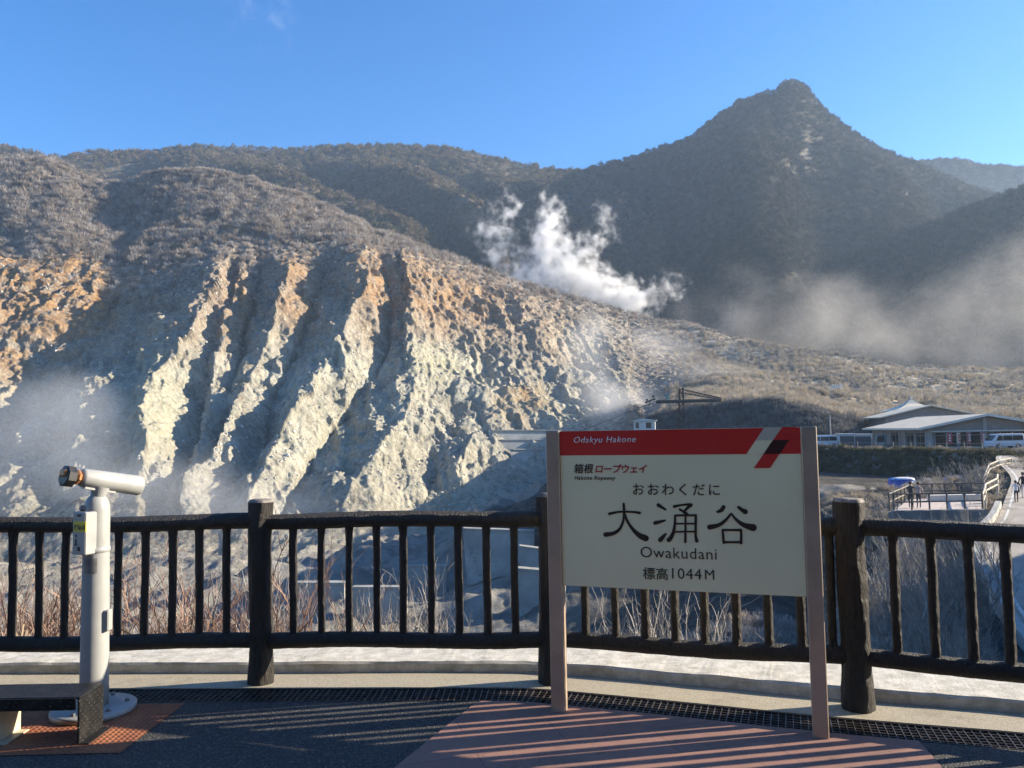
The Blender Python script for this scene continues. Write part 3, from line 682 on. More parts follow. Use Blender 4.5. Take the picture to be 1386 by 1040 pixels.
RIDGES = [  # alternating gully(0) / crest(1), x as a function of py
 (1, [(300,-160),(700,-300)]), (0, [(300,-60),(700,-200)]), (1, [(300,20),(420,-20),(700,-140)]),
 (0, [(330,165),(380,155),(420,145),(470,60),(520,36),(700,-60)]),
 (1, [(330,322),(350,312),(400,300),(450,282),(506,246),(553,206),(580,206),(620,212),(700,190)]),
 (0, [(330,328),(400,312),(440,300),(473,292),(526,285),(573,272),(613,259),(646,242),(720,205)]),
 (1, [(330,331),(400,318),(440,308),(473,301),(526,294),(573,284),(613,273),(646,262),(720,222)]),
 (0, [(330,345),(386,343),(432,332),(473,325),(526,315),(566,305),(600,298),(650,282),(720,235)]),
 (1, [(330,404),(352,399),(405,392),(460,382),(530,338),(580,319),(626,299),(670,262),(720,244)]),
 (0, [(330,440),(400,428),(455,408),(470,401),(526,370),(553,364),(600,352),(640,330),(690,300),(720,285)]),
 (1, [(330,494),(366,500),(406,496),(439,478),(462,470),(509,446),(555,428),(585,409),(640,372),(690,340),(720,325)]),
 (0, [(330,520),(400,528),(430,533),(469,530),(515,505),(524,490),(567,452),(620,420),(680,385),(720,365)]),
 (1, [(330,545),(400,545),(470,545),(505,549),(530,567),(587,541),(628,516),(660,496),(695,470),(720,455)]),
 (0, [(330,640),(440,672),(500,650),(560,625),(600,616),(660,585),(690,575),(720,565)]),
 (1, [(330,700),(400,700),(470,722),(560,680),(600,640),(650,625),(720,640)]),
 (0, [(330,760),(400,742),(470,780),(540,800),(600,760),(720,720)]),
 (1, [(330,860),(420,850),(470,850),(560,860),(720,800)])]
def spur_offset(px, py):
    out = np.zeros_like(px); cur = []
    for s_, pl in RIDGES:
        p = np.array(pl, float); cur.append((s_, np.interp(py, p[:, 0], p[:, 1])))
    for (s0, x0), (s1, x1) in zip(cur[:-1], cur[1:]):
        w = np.maximum(x1 - x0, 1.0); m = (px >= x0) & (px < x1); t_ = np.clip((px - x0) / w, 0, 1)
        amp = np.clip(.15 * w, 1.2, 9.5) * (1 - .72 * sstep(520, 640, px))
        f = (s0 * (1 - t_) + s1 * t_) * 2 - 1
        out = np.where(m, f * amp, out)
    return out
wob = fbm(X / 22, Z / 22, 0, 5, 11, .6) * 13
spur = spur_offset(PXg + wob, PYg + 6 * fbm(X / 30, Z / 30, 3, 3, 13))
kz = np.hanning(7)[1:-1]; kz /= kz.sum()
env = sstep(-6, 60, PYg - rimpy) * sstep(740, 640, PYg) * sstep(900, 780, PXg)
N0 = normals(X, D, Z)
bare = sstep(-10, 14, PYg - rimpy + 16 * fbm(X / 14, D / 14, Z / 14, 4, 21) + 34 * fbm(X / 55, D / 55, Z / 55, 3, 23)) * sstep(120, 190, D)
lat = X * .92 + D * .15
rill = ridged(lat / 9 + .8 * fbm(X / 25, D / 25, 0, 2, 5), Z / 46, 0, 3, 31)
crag = fbm(X / 17, D / 17, Z / 17, 5, 41)
hatch = sstep(470, 520, PXg) * sstep(760, 690, PXg) * sstep(350, 380, PYg) * sstep(480, 440, PYg)
rill2 = ridged((lat + Z * .75) / 6.0, Z / 60 + D / 60, 0, 3, 33)
fine = np.clip(ridged((lat + .42 * Z) / 8.5 + 1.1 * fbm(X / 18, D / 18, Z / 18, 3, 36), Z / 70, D / 90, 2, 37), -.6, 1)
disp = .72 * spur * env + bare * env * 2.6 * fine + bare * env * (1.7 * rill + 1.25 * ridged(lat / 3.6 + .9 * fbm(X / 12, D / 12, Z / 12, 3, 6), Z / 30, D / 60, 2, 35) + 3.8 * crag + 1.9 * ridged(X / 12, D / 12, Z / 12, 4, 45) + hatch * 2.0 * rill2)
rub = fbm(X / 2.6, D / 2.6, Z / 2.6, 3, 51)
blk = np.maximum(0, fbm(X / 4.5, D / 4.5, Z / 4.5, 2, 57) - .18)
disp = disp + bare * (.85 * rub + .9 * blk + .5 * np.abs(fbm(X / 1.4, D / 1.4, Z / 1.4, 2, 59))) * sstep(150, 240, D)
flat = sstep(.93, .99, N0[..., 2]) * sstep(86, 96, D) * sstep(172, 160, D) * sstep(860, 930, PXg)
near = sstep(300, 120, D)
disp = disp + near * (1 - flat) * (.9 * fbm(X / 11, D / 11, 0, 4, 61) + .35 * fbm(X / 2.2, D / 2.2, Z / 2.2, 3, 67)) * sstep(4, 16, D)
road_flat = sstep(1310, 1345, PXg) * sstep(18, 30, D) * sstep(80, 70, D); disp = disp * (1 - .85 * road_flat) - .35 * road_flat
valley = sstep(60, 90, D) * sstep(215, 170, D) * sstep(900, 800, PXg); disp = disp + valley * (3.6 * ridged(X / 26 + .3, D / 34, 0, 3, 63) + 1.6 * ridged(X / 9, D / 12, 0, 3, 64))
vegA = (1 - bare) * sstep(150, 200, D)
disp = disp + vegA * (4 * fbm(X / 40, D / 40, 0, 3, 71) + 5.5 * sstep(900, 700, PXg) * ridged(lat / 40 + .5 * fbm(X / 50, D / 50, 0, 2, 75), Z / 110, 0, 3, 77) + 1.0 * fbm(X / 5, D / 5, Z / 5, 3, 73)) * sstep(170, 320, D)
dv = np.stack([N0[..., 0] * .5 - .05, -np.abs(N0[..., 1]) * .9 - .05, N0[..., 2] * .55], -1); dv /= np.linalg.norm(dv, axis=-1)[..., None]
dv = np.where((near > .5)[..., None], N0, dv)
PA = np.stack([X, D, Z], -1) + dv * disp[..., None]
# masks of what the ground is made of
ox = PXg + 18 * fbm(X / 30, D / 30, Z / 30, 3, 81); oy = PYg + 18 * fbm(X / 30, D / 30, Z / 30, 3, 83)
def spot(cx, cy, rx, ry): return np.exp(-(((ox - cx) / rx) ** 2 + ((oy - cy) / ry) ** 2))
orange = np.clip(1.5 * spot(70, 400, 95, 70) + .7 * spot(10, 490, 40, 50) + .9 * spot(330, 420, 24, 55) + .9 * spot(408, 400, 26, 60) + .9 * spot(520, 380, 60, 55) + .75 * spot(620, 410, 85, 45) + .9 * spot(705, 552, 36, 24) + .4 * spot(735, 470, 30, 35) + .5 * spot(250, 300, 14, 30) + .35 * spot(330, 520, 12, 60) + .5 * spot(240, 440, 40, 40), 0, 1)
pale = sstep(890, 790, PXg) * np.clip(sstep(400, 560, oy) * sstep(240, 380, D + 120 * (oy > 380)) + .9 * spot(600, 505, 45, 26) + .8 * spot(430, 560, 70, 120) + .6 * spot(230, 580, 50, 80) + .35 * spot(480, 380, 20, 20), 0, 1)
yellow = np.clip(.9 * spot(590, 508, 50, 22) + .7 * spot(225, 580, 40, 60) + .5 * spot(600, 700, 60, 40) + .4 * spot(480, 600, 60, 60) + .8 * spot(710, 550, 34, 20), 0, 1)
grassy = sstep(830, 960, PXg + 40 * fbm(X / 40, D / 40, 0, 3, 97)) * sstep(150, 180, D)

t = NT('volcanic_slope'); p = t.pos()
ob, ve, orr, pa, ye, gr = [t.attr(n) for n in ('bare', 'veg', 'orange', 'pale', 'yellow', 'grassy')]
n1 = t.noise(p, .055, 7, .68); n2 = t.noise(p, .42, 6, .72); n3 = t.noise(t.scale(p, (.30, .12, .035)), 1.0, 5, .65)
rock = t.mix(t.map(n1, .36, .64), (.145, .105, .078), (.255, .21, .165))
rock = t.mix(t.map(n3, .42, .64, 0, .6), rock, (.20, .15, .115))
palec = t.mix(t.map(n1, .35, .66), (.24, .23, .185), (.45, .43, .345))
palec = t.mix(t.map(t.noise(p, .09, 5, .7), .5, .7, 0, .55), palec, (.26, .285, .25))
c = t.mix(t.math('MULTIPLY', pa, t.map(n3, .25, .6, .55, 1)), rock, palec)
c = t.mix(t.math('MULTIPLY', ye, t.map(n2, .3, .6, .3, .85)), c, (.43, .40, .25))
oc = t.mix(t.map(n2, .35, .65), (.215, .115, .05), (.43, .27, .125))
vo = t.n('TexVoronoi', feature='F1'); vo.inputs['Scale'].default_value = .55; t.l(p, vo.inputs['Vector'])
c = t.mix(t.math('MULTIPLY', ob, t.map(vo.outputs['Color'], .72, .95, 0, .55)), c, (.50, .47, .38))
c = t.mix(t.math('MULTIPLY', ob, t.map(n2, .52, .68, 0, .6)), c, (.10, .085, .07))
v2 = t.n('TexVoronoi', feature='F1'); v2.inputs['Scale'].default_value = 1.1; t.l(p, v2.inputs['Vector'])
c = t.mix(t.math('MULTIPLY', ob, t.map(v2.outputs['Color'], .3, .8, 0, .35)), c, t.mix(t.map(v2.outputs['Color'], .5, .51), (.13, .115, .09), (.52, .49, .40)))
c = t.mix(t.math('MULTIPLY', orr, t.map(t.noise(p, .13, 6, .7), .34, .58, .1, .92)), c, oc)
vg = t.mix(t.map(t.noise(p, .11, 6, .7), .36, .64), (.17, .14, .115), (.34, .29, .24))
dry = t.mix(t.map(t.noise(p, .16, 7, .7), .36, .64), (.21, .17, .12), (.46, .40, .30))
vg = t.mix(gr, vg, dry)
c = t.mix(ve, c, vg)
# lower valley: grey clay and dark earth
sepp = t.n('SeparateXYZ'); t.l(p, sepp.inputs[0])
low = t.map(sepp.outputs['Y'], 150, 205, 1, 0)
earth = t.mix(t.map(t.noise(p, .35, 7, .72), .38, .66), (.045, .042, .038), (.135, .12, .10))
clay = t.mix(t.map(t.noise(p, .2, 7, .7), .36, .64), (.17, .165, .15), (.33, .315, .28))
clm = t.attr('clay')
lowc = t.mix(clm, earth, clay)
lowc = t.mix(t.math('MULTIPLY', t.attr('turf'), t.map(t.noise(p, 1.2, 6, .7), .3, .6, .4, 1)), lowc, t.mix(t.map(t.noise(p, 3, 5, .7), .35, .65), (.12, .115, .03), (.30, .25, .10)))
lowc = t.mix(t.attr('track'), lowc, t.mix(t.map(t.noise(p, .8, 6), .3, .7), (.22, .20, .17), (.38, .355, .31)))
c = t.mix(low, c, lowc)
hb = t.math('ADD', t.noise(p, .9, 6, .75), t.math('MULTIPLY', vo.outputs['Distance'], .6))
t.bsdf(c, .92, 0, t.bump(hb, .9, 1.3), .2); M_slope = t.mat
clay = sstep(-30, -17, -0 - PA[..., 2] * -1) * 0
clay = np.clip(sstep(-13, -18.5, Z) * sstep(45, 75, D) + sstep(130, 175, D) * sstep(820, 760, PXg), 0, 1)
track = np.exp(-((D - 84.5) / 2.4) ** 2) * sstep(1030, 1080, PXg) * sstep(1330, 1290, PXg)
EDGE = np.interp(PXg, [1100, 1150, 1230, 1300, 1386], [121.5, 114, 104, 97, 90])
turf = np.clip(sstep(1316, 1332, PXg) * sstep(48, 52, D) * sstep(92, 80, D) * (1 - sstep(1356, 1372, PXg) * sstep(75, 64, D)), 0, 1) + .8 * np.exp(-((D - EDGE - .4) / .9) ** 2) * sstep(1100, 1130, PXg)
hillside = np_mesh('hillside', PA.reshape(-1, 3), grid_faces(NR, NC), M_slope, True, dict(bare=bare, veg=vegA, orange=orange, pale=pale, yellow=yellow, grassy=grassy, clay=clay, track=np.clip(track, 0, 1), turf=np.clip(turf, 0, 1)))
tag(hillside, kind='structure')

# ---- hills behind
t = NT('scrub_hill'); p = t.pos()
a = t.mix(t.map(t.noise(p, .02, 6, .65), .36, .64), (.085, .075, .052), (.18, .145, .10))
a = t.mix(t.map(t.noise(p, .13, 6, .7), .45, .66, 0, .7), a, (.045, .043, .032))
a = t.mix(t.math('MULTIPLY', t.attr('crag'), t.map(t.noise(p, .06, 6, .7), .4, .6)), a, (.26, .235, .19))
t.bsdf(a, .95, 0, t.bump(t.noise(p, .22, 6, .7), .9, 4), .1); M_hill = t.mat
M_pk = M_hill.copy(); M_pk.name = 'peak_ground'
for n_ in M_pk.node_tree.nodes:
    if n_.type == 'MIX':
        for k_ in (6, 7):
            v_ = n_.inputs[k_].default_value
            if not n_.inputs[k_].is_linked and v_[0] < .2: n_.inputs[k_].default_value = (v_[0] * .5, v_[1] * .53, v_[2] * .6, 1)
def hill(name, rows, counts, amp, seed, ridges=None, ramp=30, crag=None):
    D, Z = sheet([row(q, 3 if n_ == len(rows) - 2 else 9) for n_, q in enumerate(rows)], counts, 3); X = col_x(D, Z)
    PX = np.broadcast_to(PXC, X.shape); PY = project(np.stack([X, D, Z], -1).reshape(-1, 3))[1].reshape(X.shape)
    N = normals(X, D, Z); dsp = amp * (fbm(X / 120, D / 120, Z / 120, 4, seed) + .35 * ridged(X / 60, D / 160, Z / 90, 3, seed + 4)) * sstep(0, 22, np.arange(X.shape[0])[::-1][:, None] + 0 * X)
    if ridges is not None: dsp = dsp + ridges(PX + 16 * fbm(X / 60, Z / 60, 0, 4, seed + 9), PY) * ramp * sstep(12, 110, sum(counts[:-1]) - np.arange(X.shape[0])[:, None] + 0 * X)
    sky_keep = sstep(6, 60, np.abs(np.arange(X.shape[0])[:, None] - (sum(counts[:-1])) + 0 * X)) * .97 + .03
    P = np.stack([X, D, Z], -1) + np.stack([N[..., 0] * .4, -.8 + 0 * X, .35 + 0 * X], -1) * (dsp * sky_keep)[..., None] + np.stack([0 * X, 0 * X, 2.2 * fbm(X / 9, D / 9, Z / 9, 3, seed + 20)], -1)
    cr = np.zeros_like(X) if crag is None else crag(PX, PY)
    o = np_mesh(name, P.reshape(-1, 3), grid_faces(*X.shape), M_pk if name in ('peak', 'far_ridge', 'right_spur') else M_hill, True, dict(crag=cr)); tag(o, kind='structure')
    return P, PX, PY
RS = [(1, [(190,90),(500,-40)]), (0, [(190,130),(240,140),(350,250)]), (1, [(190,250),(240,330),(330,560)]), (0, [(190,370),(240,440),(330,620)]), (1, [(190,480),(240,530),(330,690)]), (0, [(190,560),(240,610),(330,740)]), (1, [(190,640),(240,680),(330,800)])]
def tri(RS, wd=60.0):
    def f(px, py):
        out = np.zeros_like(px); cur = [(s_, np.interp(py, *np.array(pl, float).T)) for s_, pl in RS]
        for (s0, x0), (s1, x1) in zip(cur[:-1], cur[1:]):
            w = np.maximum(x1 - x0, 1); m = (px >= x0) & (px < x1); t_ = (px - x0) / w; t_ = t_ * t_ * (3 - 2 * t_); out = np.where(m, ((s0 * (1 - t_) + s1 * t_) * 2 - 1) * np.clip(w / wd, .2, 1.3), out)
        return out
    return f
BP = hill('back_ridge', [
  [(-900,470,560),(0,440,590),(300,440,600),(600,460,570),(760,480,560),(900,490,560),(1100,500,600)],
  [(-900,300,760),(0,290,800),(300,300,800),(500,330,760),(620,345,720),(760,380,700),(900,410,700),(1100,440,700)],
  [(-900,215,1020),(-300,200,1050),(-100,198,1050),(0,201,1040),(40,208,1030),(70,215,1020),(90,214,1050),(130,207,1080),(190,209,1090),(260,199,1080),(330,203,1080),(400,203,1070),(470,199,1070),(540,200,1060),(600,202,1050),(650,211,1040),(700,224,1030),(760,234,1020),(800,236,1020),(900,262,1010),(1100,330,1000)],
  [(-900,235,1200),(0,228,1230),(600,228,1200),(760,250,1150),(1100,360,1100)]], [60, 170, 14], 16, 101, tri(RS), 26)
RC = [(0, [(110,700),(480,700)]), (0, [(110,985),(230,930),(480,880)]), (1, [(110,1062),(170,1040),(225,1012),(300,1016),(360,1036),(430,1062),(480,1080)]),
      (0, [(110,1078),(150,1086),(200,1092),(300,1110),(400,1160),(480,1190)]), (1, [(110,1090),(150,1110),(200,1150),(300,1220),(400,1290)]), (0, [(110,1110),(200,1215),(300,1290),(400,1390)]), (1, [(110,1160),(200,1300),(300,1390),(400,1500)]), (0, [(110,1300),(200,1500),(480,1700)])]
def crag_mask(px, py): return np.clip(np.exp(-((px - 1096) / 16) ** 2 - ((py - 205) / 26) ** 2) * .75 + .5 * np.exp(-((px - 1098) / 9) ** 2 - ((py - 135) / 16) ** 2), 0, 1)
CP = hill('peak', [
  [(-900,640,560),(500,620,520),(700,600,540),(800,560,540),(900,560,530),(1000,560,510),(1200,570,490),(1386,570,480),(1700,570,480),(2700,570,460)],
  [(-900,500,900),(500,420,900),(700,400,840),(800,390,820),(900,385,720),(970,385,640),(1035,385,565),(1070,390,565),(1150,390,580),(1250,385,600),(1386,380,610),(1700,380,610),(2700,380,600)],
  [(-900,480,1100),(500,330,1080),(700,290,1010),(800,280,985),(900,265,885),(960,250,795),(1010,240,705),(1060,235,708),(1110,245,728),(1200,275,755),(1300,300,780),(1386,300,790),(1700,290,800),(2700,300,800)],
  [(-900,460,1150),(500,330,1120),(640,286,1080),(700,262,1060),(740,245,1040),(770,236,1020),(800,229,1000),(830,219,985),(860,214,975),(880,206,965),(920,194,945),(943,184,930),(952,171,925),(975,155,915),(1000,139,905),(1030,129,895),(1053,125,885),(1058,116,880),(1066,112,879),(1078,111,878),(1090,117,880),(1099,131,882),(1115,149,885),(1150,178,892),(1190,202,900),(1215,214,905),(1245,223,912),(1280,240,920),(1310,254,926),(1350,266,932),(1386,270,936),(1700,300,930),(2700,320,900)],
  [(-900,480,1250),(700,300,1200),(900,230,1080),(1000,175,1010),(1075,150,980),(1200,245,1000),(1386,300,1030),(2700,340,1000)]], [60, 150, 130, 12], 13, 201, tri(RC, 90), 17, crag_mask)
DP = hill('far_ridge', [
  [(-900,400,1300),(1100,330,1400),(1386,330,1400),(2700,330,1400)],
  [(-900,330,1600),(1000,300,1600),(1150,226,1560),(1200,217,1550),(1240,220,1550),(1290,218,1550),(1330,226,1550),(1386,231,1550),(1500,238,1550),(1800,230,1500),(2700,240,1500)],
  [(-900,350,1700),(1386,250,1700),(2700,260,1700)]], [60, 6], 14, 301)
EP = hill('right_spur', [
  [(-900,640,520),(1000,600,480),(1200,570,480),(1386,570,460),(1700,570,430),(2700,560,400)],
  [(-900,560,640),(1100,460,640),(1200,400,600),(1250,380,575),(1300,370,545),(1386,370,515),(1500,370,495),(1700,360,480),(2700,330,460)],
  [(-900,540,690),(1100,430,690),(1190,362,680),(1225,335,672),(1260,306,664),(1300,286,655),(1350,270,645),(1386,257,640),(1450,232,630),(1550,196,620),(1700,150,610),(2000,100,600),(2700,60,580)],
  [(-900,560,800),(1100,470,800),(1386,300,760),(1700,190,740),(2700,90,700)]], [40, 120, 8], 9, 401)
# ground sheet to the horizon
mb = MB(); mb.add([(-5000, -5000, -60), (5000, -5000, -60), (5000, 5000, -60), (-5000, 5000, -60)], [(0, 1, 2, 3)])
tag(mb.build('ground', simple('plain_ground', (.10, .09, .07), .95, sc=.01)), kind='structure')
# ================================================================ SCRUB on the slopes (stuff: nobody could count it)
def bush_variants(kind, n, seed, mats):
    """small bush meshes built of many thin blades, height 1, kept out of the scene and instanced"""
    out = []; g = np.random.default_rng(seed)
    for v in range(n):
        V, F = [], []
        if kind == 'twig':
            for b in range(46):
                a = g.uniform(0, 2 * math.pi); rr = g.uniform(0, .34); h = g.uniform(.55, 1.0); lean = g.uniform(.1, .5)
                p = np.array([rr * math.cos(a), rr * math.sin(a), 0]); q = p + np.array([math.cos(a + g.uniform(-.8, .8)) * lean, math.sin(a + g.uniform(-.8, .8)) * lean, h])
                s_ = g.uniform(0, math.pi); w = np.array([math.cos(s_), math.sin(s_), 0]) * g.uniform(.018, .042)
                o = len(V); V += [p - w, p + w, q + w * .3, q - w * .3]; F.append((o, o + 1, o + 2, o + 3))
                for k in range(2):
                    m = p + (q - p) * g.uniform(.4, .9); e = m + np.array([g.normal() * .22, g.normal() * .22, g.uniform(.02, .25)]); ww = w * .7
                    o = len(V); V += [m - ww, m + ww, e + ww * .2, e - ww * .2]; F.append((o, o + 1, o + 2, o + 3))
        else:
            for b in range(110):
                a = g.uniform(0, 2 * math.pi); e_ = math.asin(g.uniform(-.1, 1)); rad = .5 * g.uniform(.55, 1.08) * (1 + .25 * math.sin(3 * a + v))
                c = np.array([math.cos(a) * math.cos(e_) * rad, math.sin(a) * math.cos(e_) * rad, .42 + math.sin(e_) * rad * 1.05])
                n1 = g.normal(size=3); n1 /= np.linalg.norm(n1); n2 = np.cross(n1, g.normal(size=3)); n2 /= np.linalg.norm(n2); sz = g.uniform(.05, .13)
                o = len(V); V += [c - n1 * sz, c + n2 * sz * .7, c + n1 * sz, c - n2 * sz * .7]; F.append((o, o + 1, o + 2, o + 3))
        me = bpy.data.meshes.new('bush'); me.from_pydata([tuple(map(float, p)) for p in V], [], F); me.materials.append(mats[v % len(mats)]); me.update()
        out.append(bpy.data.objects.new('bush', me))
    return out
def scrub_mat(name, cols, rough=.85, tr=.25):
    t = NT(name); oi = t.n('ObjectInfo'); r = t.n('ValToRGB'); t.l(oi.outputs['Random'], r.inputs[0]); e = r.color_ramp.elements
    e[0].color = c4(cols[0]); e[1].color = c4(cols[-1])
    for i, c in enumerate(cols[1:-1]): x = e.new((i + 1) / (len(cols) - 1)); x.color = c4(c)
    d = t.n('BsdfDiffuse'); t.l(r.outputs[0], d.inputs[0]); tl = t.n('BsdfTranslucent'); t.l(r.outputs[0], tl.inputs[0])
    m = t.n('MixShader'); m.inputs[0].default_value = tr; t.l(d.outputs[0], m.inputs[1]); t.l(tl.outputs[0], m.inputs[2]); t.l(m.outputs[0], t.out.inputs[0]); return t.mat
def scatter(name, P, size, variants, seed, tilt=.15, squash=(1, 1, 1)):
    n = len(P); g = np.random.default_rng(seed)
    me = bpy.data.meshes.new(name); me.vertices.add(n); me.vertices.foreach_set('co', np.ascontiguousarray(P, np.float32).ravel())
    a = me.attributes.new('size', 'FLOAT', 'POINT'); a.data.foreach_set('value', np.asarray(size, np.float32))
    rot = np.stack([g.normal(0, tilt, n), g.normal(0, tilt, n), g.uniform(0, 6.28, n)], -1)
    a = me.attributes.new('turn', 'FLOAT_VECTOR', 'POINT'); a.data.foreach_set('vector', rot.astype(np.float32).ravel())
    o = bpy.data.objects.new(name, me); COL.objects.link(o)
    gr = bpy.data.node_groups.new(name, 'GeometryNodeTree'); gr.interface.new_socket('Geometry', in_out='INPUT', socket_type='NodeSocketGeometry'); gr.interface.new_socket('Geometry', in_out='OUTPUT', socket_type='NodeSocketGeometry')
    N = gr.nodes; i = N.new('NodeGroupInput'); ou = N.new('NodeGroupOutput'); ip = N.new('GeometryNodeInstanceOnPoints'); jn = N.new('GeometryNodeGeometryToInstance')
    for v in variants:
        x = N.new('GeometryNodeObjectInfo'); x.inputs['Object'].default_value = v; x.inputs['As Instance'].default_value = True; gr.links.new(x.outputs['Geometry'], jn.inputs[0])
    ri = N.new('FunctionNodeRandomValue'); ri.data_type = 'INT'; ri.inputs[4].default_value = 0; ri.inputs[5].default_value = len(variants) - 1; ri.inputs['Seed'].default_value = seed
    at_ = N.new('GeometryNodeInputNamedAttribute'); at_.data_type = 'FLOAT'; at_.inputs['Name'].default_value = 'size'
    tu = N.new('GeometryNodeInputNamedAttribute'); tu.data_type = 'FLOAT_VECTOR'; tu.inputs['Name'].default_value = 'turn'
    sc = N.new('ShaderNodeVectorMath'); sc.operation = 'MULTIPLY'; sc.inputs[1].default_value = squash
    er = N.new('FunctionNodeEulerToRotation')
    Lk = gr.links.new
    Lk(i.outputs[0], ip.inputs['Points']); Lk(jn.outputs[0], ip.inputs['Instance']); ip.inputs['Pick Instance'].default_value = True
    Lk(ri.outputs[2], ip.inputs['Instance Index']); Lk(tu.outputs[0], er.inputs[0]); Lk(er.outputs[0], ip.inputs['Rotation']); Lk(at_.outputs[0], sc.inputs[0]); Lk(sc.outputs[0], ip.inputs['Scale']); Lk(ip.outputs[0], ou.inputs[0])
    md = o.modifiers.new('scatter', 'NODES'); md.node_group = gr
    return tag(o, kind='stuff')
def pick(P, w, n, seed):
    """n random points on a grid of points, chance ~ w * area seen from the platform"""
    g = np.random.default_rng(seed); c = (P[:-1, :-1] + P[1:, 1:]) / 2; e1 = P[:-1, 1:] - P[:-1, :-1]; e2 = P[1:, :-1] - P[:-1, :-1]
    ar = np.linalg.norm(np.cross(e1, e2), axis=-1) / (np.linalg.norm(c, axis=-1) ** 1.2)
    pr = (ar * w[:-1, :-1]).ravel(); pr = pr / pr.sum(); k = g.choice(len(pr), n, p=pr); i, j = np.unravel_index(k, ar.shape)
    a, b = g.uniform(0, 1, n)[:, None], g.uniform(0, 1, n)[:, None]
    return P[i, j] * (1 - a) * (1 - b) + P[i, j + 1] * a * (1 - b) + P[i + 1, j] * (1 - a) * b + P[i + 1, j + 1] * a * b, i, j
INF = sstep(-260, -60, PXg) * sstep(1720, 1480, PXg)
m_far = [scrub_mat('far_scrub_' + k, c) for k, c in (('brown', [(.10, .083, .058), (.165, .13, .09), (.23, .185, .135)]), ('olive', [(.075, .078, .048), (.12, .11, .068), (.19, .155, .105)]))]
m_dark = [scrub_mat('dark_scrub_' + k, c) for k, c in (('green', [(.026, .031, .024), (.045, .046, .036), (.075, .068, .056)]), ('brown', [(.04, .036, .030), (.07, .062, .053), (.11, .098, .086)]))]
m_grey = [scrub_mat('grey_twigs', [(.24, .215, .195), (.36, .33, .305), (.50, .465, .435)]), scrub_mat('brown_twigs', [(.20, .165, .135), (.32, .27, .225), (.42, .365, .31)])]
m_dry = [scrub_mat('dry_grass', [(.28, .225, .155), (.42, .35, .25), (.54, .46, .35)]), scrub_mat('grey_stems', [(.20, .18, .155), (.32, .29, .25), (.43, .39, .34)])]
g0 = np.random.default_rng(5)
vb = bush_variants('clump', 6, 1, m_far); vd = bush_variants('clump', 6, 2, m_dark); vg_ = bush_variants('twig', 6, 3, m_grey); vy = bush_variants('twig', 6, 4, m_dry)
Pk, i, j = pick(BP[0], sstep(-300, -60, BP[1]) * sstep(1050, 900, BP[1]) * (.35 + sstep(-.2, .25, fbm(BP[0][..., 0] / 90, BP[0][..., 1] / 90, 0, 3, 7))), 26000, 11)
scatter('ridge_scrub', Pk, g0.uniform(3.5, 8.5, len(Pk)) * (.8 + .4 * g0.random(len(Pk))), vb, 1)
Pk, i, j = pick(CP[0], sstep(560, 760, CP[1]) * sstep(1700, 1480, CP[1]) * (1 - .85 * crag_mask(CP[1], CP[2])), 34000, 12)
scatter('peak_scrub', Pk, g0.uniform(2.8, 6.8, len(Pk)) * (.8 + .4 * g0.random(len(Pk))), vd, 2)
Pk, i, j = pick(EP[0], sstep(1000, 1150, EP[1]) * sstep(1800, 1500, EP[1]), 7000, 13); scatter('spur_scrub', Pk, g0.uniform(3, 7, len(Pk)), vd, 3)
Pk, i, j = pick(DP[0], sstep(1000, 1100, DP[1]) * sstep(1800, 1500, DP[1]), 7000, 14); scatter('far_ridge_scrub', Pk, g0.uniform(8, 15, len(Pk)), vd, 4)
gate = (.25 + .75 * sstep(-.12, .12, fbm(X / 26, D / 26, Z / 26, 4, 91)))
w = INF * vegA * (1 - grassy) * sstep(235, 300, D) * gate
Pk, i, j = pick(PA, w, 26000, 15); scatter('slope_scrub', Pk, g0.uniform(1.6, 4.2, len(Pk)), vg_, 5, .2, (1, 1, 1.05))
w = INF * np.clip(grassy, 0, 1) * sstep(160, 172, D - 34 * sstep(1150, 900, PXg)) * gate * sstep(880, 960, PXg)
Pk, i, j = pick(PA, w, 22000, 16); scatter('dry_scrub', Pk, g0.uniform(.9, 2.6, len(Pk)), vy, 6, .15, (.8, .8, 1.1))
# sparse tufts on the rock edge
w = INF * np.exp(-((PYg - rimpy) / 34) ** 2) * (D > 240); Pk, i, j = pick(PA, w, 5000, 17); scatter('rim_scrub', Pk, g0.uniform(1.2, 3.0, len(Pk)), vg_, 7, .25)
# ================================================================ helpers that ask the terrain for its height
ZA, DA, XA = PA[..., 2], PA[..., 1], PA[..., 0]
def terr_z(x, y):
    z = 0.0
    for _ in range(4):
        px = float(project(np.array([[x, y, z]]))[0][0]); j = int(np.argmin(np.abs(PXC - px))); o_ = np.argsort(DA[:, j]); z = float(np.interp(y, DA[o_, j], ZA[o_, j]))
    return z
def terr_d(px, py):
    """distance at which the slope shows at picture point (px,py)"""
    j = int(np.argmin(np.abs(PXC - px))); q = project(PA[:, j])[1]; k = np.where((q[:-1] > py) & (q[1:] <= py))[0]
    return float(DA[k[0], j]) if len(k) else float(DA[-1, j])
